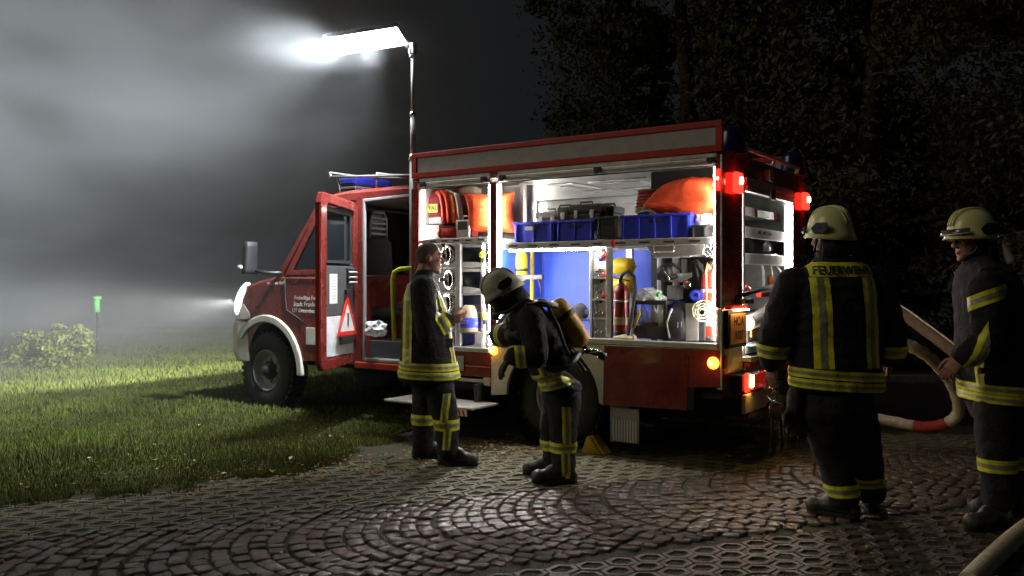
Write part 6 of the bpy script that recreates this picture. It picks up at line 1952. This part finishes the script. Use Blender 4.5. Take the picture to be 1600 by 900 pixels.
# lettering strip across the back
lab = cut(f.full, [(f.rel(J(1303, 411)), Z_), (f.rel(J(1303, 433)), -Z_), (f.rel(J(1256, 420)), -X_), (f.rel(J(1353, 420)), X_), (f.rel(J(1303, 420, -.02)), Y_)], .005)
part('name_panel', lab, 'lime_stripe', f.t)
me = text_mesh('FEUERWEHR', .068, .0016, .90)
from mathutils.bvhtree import BVHTree
def project(me, src, c, push=.009):
    bv = BVHTree.FromPolygons([v.co for v in src.vertices], [tuple(p.vertices) for p in src.polygons])
    for v in me.vertices:
        o_ = Vector((c.x + v.co.x, c.y - 1.0, c.z + v.co.y))
        h_ = bv.ray_cast(o_, Y_)
        v.co = Vector((o_.x, (h_[0].y if h_[0] else c.y) - push - v.co.z, o_.z))
    return me
part('back_lettering', project(me, f.full, f.rel(J(1304, 423)), .012), 'ink', f.t)
lg = trousers(f, legs[0][0], legs[1][0], legs[0][1], legs[1][1], legs[0][2], legs[1][2], J(1306, 605), X_ * .215, Y_ * .165, (.128, .112, .094, .090))
f.band(lg[0], J(1316, 764, 0), (-.06, 0, 1), .070, [], 'leg_band')
f.band(lg[1], J(1360, 750, .13), (-.06, 0, 1), .062, [], 'leg_band')
part('thigh_pocket', MB().loft([(J(1358, 660, -.02), X_ * .03, Y_ * .075), (J(1362, 680, -.02), X_ * .035, Y_ * .08), (J(1364, 700, -.01), X_ * .03, Y_ * .07)], 14, 3.5), 'trouser_cloth', f.t)
boot(f.t, J(1320, 780, 0), J(1280, 770, .10), 0, .2)
boot(f.t, J(1361, 780, .15), J(1356, 770, .32), 0, .2)
helmet(f.t, A(-.004, 0, .034), Fh, Uh, 'helmet_shell', True, True, True)
# gloves clipped at the hip
t = thing('glove', 'dark pair of gloves clipped at the hip of the firefighter seen from behind', 'gloves', J(1240, 650, -.05), 'W')
gl = MB()
hand_shapes(gl, J(1240, 636, -.05), (-.05, 0, -1), (0, -1, 0), (-1, 0, 0), .0135, .35)
hand_shapes(gl, J(1245, 640, -.01), (.10, 0, -1), (0, -1, 0), (1, 0, 0), .0135, .35)
limb(gl, [(J(1243, 616, -.03), .05), (J(1241, 640, -.04), .046)])
me = remesh(gl, .008, 1)
for v in me.vertices:
    v.co -= J(1240, 650, -.05)
part('glove_pair', me, 'glove_cloth', t)
part('glove_clip', MB().tube([J(1243, 612, -.03), J(1247, 604, -.04), J(1250, 612, -.03)], .006, 6), 'chrome', t)

# ---------------------------------------------------------------- firefighter in profile, right edge
f = Fig(1545, 5.00, 'firefighter in profile at the right edge, yellow helmet, holding the hose')
J = f.J
hc, nb = J(1517, 376, 0), J(1532, 412, 0)
Fh, Uh = Vector((-.98, -.12, -.10)).normalized(), Vector((-.10, 0, 1)).normalized()
arms = [(J(1540, 450, -.21), J(1546, 533, -.27), J(1502, 560, -.24)), (J(1540, 450, .19), J(1535, 530, .25), J(1498, 562, .12))]
legs = [(J(1556, 640, -.11), J(1558, 712, -.11), J(1560, 778, -.11)), (J(1566, 640, .11), J(1572, 712, .13), J(1574, 776, .14))]
A, S = body_mesh(f, hc, Fh, Uh, nb, J(1540, 480), J(1552, 622), Y_, arms,
                 [(J(1501, 560, -.24), (-.62, .1, -.78), (.3, .6, -.3), (-.4, .5, .5), .0095, .9), (J(1497, 562, .12), (-.62, -.1, -.78), (.3, -.6, -.3), (-.4, -.5, .5), .0095, .9)], legs)
face_parts(f.t, A, S, Fh, Uh)
secs = [(J(1534, 408), Y_ * .10, X_ * .08), (J(1538, 424), Y_ * .20, X_ * .125), (J(1542, 455), Y_ * .235, X_ * .155), (J(1547, 500), Y_ * .235, X_ * .165), (J(1551, 560), Y_ * .24, X_ * .168), (J(1555, 605), Y_ * .25, X_ * .172), (J(1555, 624), Y_ * .25, X_ * .174), (J(1555, 627), Y_ * .22, X_ * .15)]
col_ = [(J(1534, 420), Y_ * .10, X_ * .095), (J(1530, 400), Y_ * .092, X_ * .088), (J(1528, 392), Y_ * .088, X_ * .084)]
to, sl = jacket(f, secs, arms, col_)
for y in (604, 618):
    f.band(to, J(1555, y), (.05, 0, 1), .050)
f.band(to, J(1507, 510, -.11), (.25, 1, 0), .055, [(J(1503, 596), -Z_), (J(1503, 452), Z_), (J(1530, 500), X_)], 'vertical_stripe')
f.band(to, J(1585, 510), (1, 0, .02), .075, [(J(1503, 596), -Z_), (J(1503, 452), Z_), (J(1585, 500, -.05), Y_)], 'vertical_stripe')
f.band(sl[0], J(1541, 466, -.22), (-.35, .25, 1), .075, [], 'sleeve_band')
f.band(sl[0], J(1522, 548, -.25), (1, 0, -.45), .075, [(J(1532, 548, -.25), X_)], 'sleeve_band')
f.band(sl[1], J(1520, 548, .2), (1, .4, -.45), .075, [(J(1530, 548, .2), X_)], 'sleeve_band')
lg = trousers(f, *[legs[i][j] for j in range(3) for i in range(2)], J(1552, 618), Y_ * .20, X_ * .150, (.118, .104, .092, .088))
f.band(lg[0], J(1559, 725, -.11), (0, 0, 1), .075, [], 'leg_band')
f.band(lg[1], J(1572, 720, .13), (0, 0, 1), .075, [], 'leg_band')
boot(f.t, J(1560, 780, -.11), J(1520, 780, -.16), 0, .22)
boot(f.t, J(1576, 780, .15), J(1540, 780, .15), 0, .22)
helmet(f.t, A(-.004, 0, .034), Fh, Uh, 'helmet_shell', True, True, True)
t = thing('breathing_apparatus', 'dark air cylinder with chrome fittings on the back of the firefighter in profile', 'breathing apparatus', J(1600, 500, 0), 'W')
c0, c1 = J(1604, 590, .0), J(1598, 440, .0)
ax = (c1 - c0).normalized()
Lc = (c1 - c0).length
part('tank', MB().lathe(c0, ax, [(0, 0), (.03, .002), (.06, .022), (.08, .07), (.08, Lc - .09), (.07, Lc - .04), (.05, Lc - .012), (0, Lc)], 24), 'black_plastic', t)
part('back_plate', MB().obox(J(1586, 510, 0), X_ * .012, Y_ * .13, ax * .32), 'black_trim', t, .01)
part('shoulder_strap', MB().tube([J(1580, 440, -.14), J(1560, 420, -.17), J(1535, 424, -.19), J(1520, 450, -.19)], .022, 8), 'black_plastic', t)
part('gauge_tube', MB().tube([J(1558, 372, -.1), J(1566, 367, -.1), J(1572, 374, -.1), J(1566, 381, -.1)], .010, 8), 'chrome', t)
part('horn', MB().lathe(J(1566, 380, -.1), J(1582, 412, -.1) - J(1566, 380, -.1), [(.006, 0), (.012, .01), (.020, .06), (.027, .10), (.030, .122), (.026, .125), (0, .118)], 18), 'alu_matt', t)
part('side_strap', MB().tube([J(1590, 438, -.14), J(1588, 456, -.15), J(1586, 500, -.16), J(1584, 560, -.18)], .007, 6).tube([J(1598, 434, -.12), J(1600, 456, -.12)], .008, 6), 'chrome', t)
part('belt', MB().tube([J(1592, 560, -.15), J(1570, 575, -.25), J(1530, 580, -.26)], .018, 8), 'black_plastic', t)
part('belt_reflector', MB().ell(J(1598, 606, -.12), (.012, .03, .045), 10, 8), 'lime_stripe', t)
part('hose_line', MB().tube([J(1574, 630, -.20), J(1578, 660, -.20), J(1576, 690, -.19), J(1580, 712, -.19)], .008, 6), 'chrome', t)

# ================================================================ hoses
def cat(pts, n=10):
    pts = [Vector(p) for p in pts]
    out = []
    for i in range(len(pts) - 1):
        p0, p1, p2, p3 = pts[max(i - 1, 0)], pts[i], pts[i + 1], pts[min(i + 2, len(pts) - 1)]
        for k in range(n):
            t_ = k / n
            out.append(.5 * ((2 * p1) + (p2 - p0) * t_ + (2 * p0 - 5 * p1 + 4 * p2 - p3) * t_ ** 2 + (3 * p1 - p0 - 3 * p2 + p3) * t_ ** 3))
    return out + [pts[-1]]
def wpt(x, y, d):
    return Vector(((x - 800) / FPX * d, d, CAMH + (HZ - y) * d / FPX))
# the pressure hose: comes along the ground from the pump, loops up and back behind the firefighters
pts = [TW(-.25, .95, .30), TW(-.55, .95, .14), G(1245, 650) + Z_ * .07, wpt(1310, 645, 7.6), wpt(1385, 657, 7.3), wpt(1440, 667, 7.15), wpt(1478, 662, 7.0), wpt(1498, 642, 6.9), wpt(1490, 606, 6.8), wpt(1468, 574, 6.7), wpt(1440, 550, 6.6), wpt(1402, 532, 6.6), wpt(1340, 505, 6.75), TW(-.42, 1.42, .95), TW(-.02, 1.45, .72)]
line = cat(pts, 8)
n_ = len(line)
t = thing('fire_hose', 'pale pressure hose with a red section, looping up behind the firefighters', 'hose', G(1440, 665), 'W')
for a, b, m, lb in ((0, 38, 'hose_white', 'pale length lying on the ground'), (38, 49, 'hose_red', 'red section of the hose'), (49, n_ - 1, 'hose_white', 'pale length curving up')):
    part('hose_length', MB().tube(line[a:b + 1], [.047 + .003 * math.sin(k * 1.7) for k in range(b + 1 - a)], 16), m, t, label=lb)
part('red_stripe', MB().tube([p - Y_ * .040 + Z_ * .034 for p in line[49:82]], .006, 5), 'hose_red', t)
t2 = thing('fire_hose', 'brown suction hose passing between the firefighter seen from behind and the one in profile', 'hose', wpt(1460, 520, 6.4), 'W')
l2 = cat([TW(-.02, 1.66, .78), TW(-.30, 1.68, 1.05), wpt(1330, 458, 7.0), wpt(1400, 484, 6.7), wpt(1450, 518, 6.4), wpt(1495, 552, 6.1), wpt(1560, 600, 5.9), Vector((4.0, 5.7, .12)), Vector((4.8, 5.6, .05)), Vector((6.5, 5.9, .05))], 8)
part('hose_length', MB().tube(l2, .047, 16), 'hose_tan', t2)
part('pale_seam', MB().tube([p + Z_ * .044 - Y_ * .026 for p in l2[10:]], .007, 6), 'hose_white', t2)
l3 = cat([wpt(1512, 940, 3.7), wpt(1545, 890, 3.95), wpt(1600, 835, 4.35), wpt(1680, 770, 4.9), wpt(1790, 700, 5.9)], 8)
l3 = [Vector((p.x, p.y, .055 + max(0, p.z * .0))) for p in [G(1512, 930), G(1552, 888), G(1605, 840), G(1690, 780), G(1790, 730)]]
t3 = thing('fire_hose', 'pale flat hose crossing the bottom right corner on the ground', 'hose', l3[1], 'W')
part('hose_length', MB().tube(cat(l3, 8), .048, 16), 'hose_white', t3)

# ================================================================ smoke drifting over the lawn on the left
sm = MB().box((-26, 6.2, .03), (1.6, 30, 11))
me = to_mesh('smoke', sm, lambda p: tuple(p), False)
smo = bpy.data.objects.new('smoke', me)
COL.objects.link(smo)
smo['kind'] = 'stuff'
m = bpy.data.materials.new('smoke')
m.use_nodes = True
nt = m.node_tree
nt.nodes.remove(nt.nodes['Principled BSDF'])
pv = nt.nodes.new('ShaderNodeVolumePrincipled')
pv.inputs['Color'].default_value = (.86, .88, .90, 1)
pv.inputs['Anisotropy'].default_value = .15
tc = nt.nodes.new('ShaderNodeTexCoord')
nz = nt.nodes.new('ShaderNodeTexNoise')
nz.inputs['Scale'].default_value = .50
nz.inputs['Detail'].default_value = 6.0
nz.inputs['Roughness'].default_value = .62
nz.inputs['Distortion'].default_value = .6
sp_ = nt.nodes.new('ShaderNodeSeparateXYZ')
mpg = nt.nodes.new('ShaderNodeMapping')
mpg.inputs['Scale'].default_value = (.8, .9, 1.9)
mpg.inputs['Rotation'].default_value = (0, R(-16), 0)
nt.links.new(tc.outputs['Object'], mpg.inputs['Vector'])
nt.links.new(mpg.outputs['Vector'], nz.inputs['Vector'])
nt.links.new(tc.outputs['Object'], sp_.inputs['Vector'])
def ramp(src, a, b, lo, hi):
    r_ = nt.nodes.new('ShaderNodeMapRange')
    r_.interpolation_type = 'SMOOTHSTEP'
    r_.inputs['From Min'].default_value = a
    r_.inputs['From Max'].default_value = b
    r_.inputs['To Min'].default_value = lo
    r_.inputs['To Max'].default_value = hi
    nt.links.new(src, r_.inputs['Value'])
    return r_.outputs['Result']
def mul(a, b):
    n_ = nt.nodes.new('ShaderNodeMath')
    n_.operation = 'MULTIPLY'
    for i, q in enumerate((a, b)):
        if isinstance(q, float):
            n_.inputs[i].default_value = q
        else:
            nt.links.new(q, n_.inputs[i])
    return n_.outputs[0]
den = mul(ramp(nz.outputs['Fac'], .36, .68, .40, 1.5), mul(ramp(sp_.outputs['X'], 1.0, -9.0, 0.0, 1.0), ramp(sp_.outputs['X'], 1.0, -8.0, 0.15, 1.0)))
den = mul(den, ramp(sp_.outputs['Y'], 6.3, 10.0, 0.0, 1.0))
den = mul(den, ramp(sp_.outputs['Z'], 10.8, 6.5, 0.0, 1.0))
mx = nt.nodes.new('ShaderNodeMath')
mx.operation = 'MAXIMUM'
nt.links.new(ramp(sp_.outputs['Z'], 1.9, 4.3, .30, 1.0), mx.inputs[0])
nt.links.new(ramp(sp_.outputs['X'], -6.0, -11.0, .0, 1.0), mx.inputs[1])
den = mul(den, mx.outputs[0])
den = mul(den, .17)
vd = nt.nodes.new('ShaderNodeVectorMath')  # denser puff added round the floodlights, standing in for lens bloom
vd.operation = 'SUBTRACT'
vd.inputs[1].default_value = (-1.75, 8.12, 3.71)
nt.links.new(tc.outputs['Object'], vd.inputs[0])
vm = nt.nodes.new('ShaderNodeVectorMath')
vm.operation = 'MULTIPLY'
vm.inputs[1].default_value = (1 / 1.25, 1 / .65, 1 / .32)
nt.links.new(vd.outputs['Vector'], vm.inputs[0])
vl = nt.nodes.new('ShaderNodeVectorMath')
vl.operation = 'LENGTH'
nt.links.new(vm.outputs['Vector'], vl.inputs[0])
bloom_puff = mul(mul(ramp(vl.outputs['Value'], 1.0, .15, 0.0, 1.0), ramp(nz.outputs['Fac'], .30, .70, .3, 1.7)), .22)
ad = nt.nodes.new('ShaderNodeMath')
ad.operation = 'ADD'
nt.links.new(den, ad.inputs[0])
nt.links.new(bloom_puff, ad.inputs[1])
den = ad.outputs[0]
nt.links.new(den, pv.inputs['Density'])
nt.links.new(pv.outputs['Volume'], nt.nodes['Material Output'].inputs['Volume'])
me.materials.append(m)
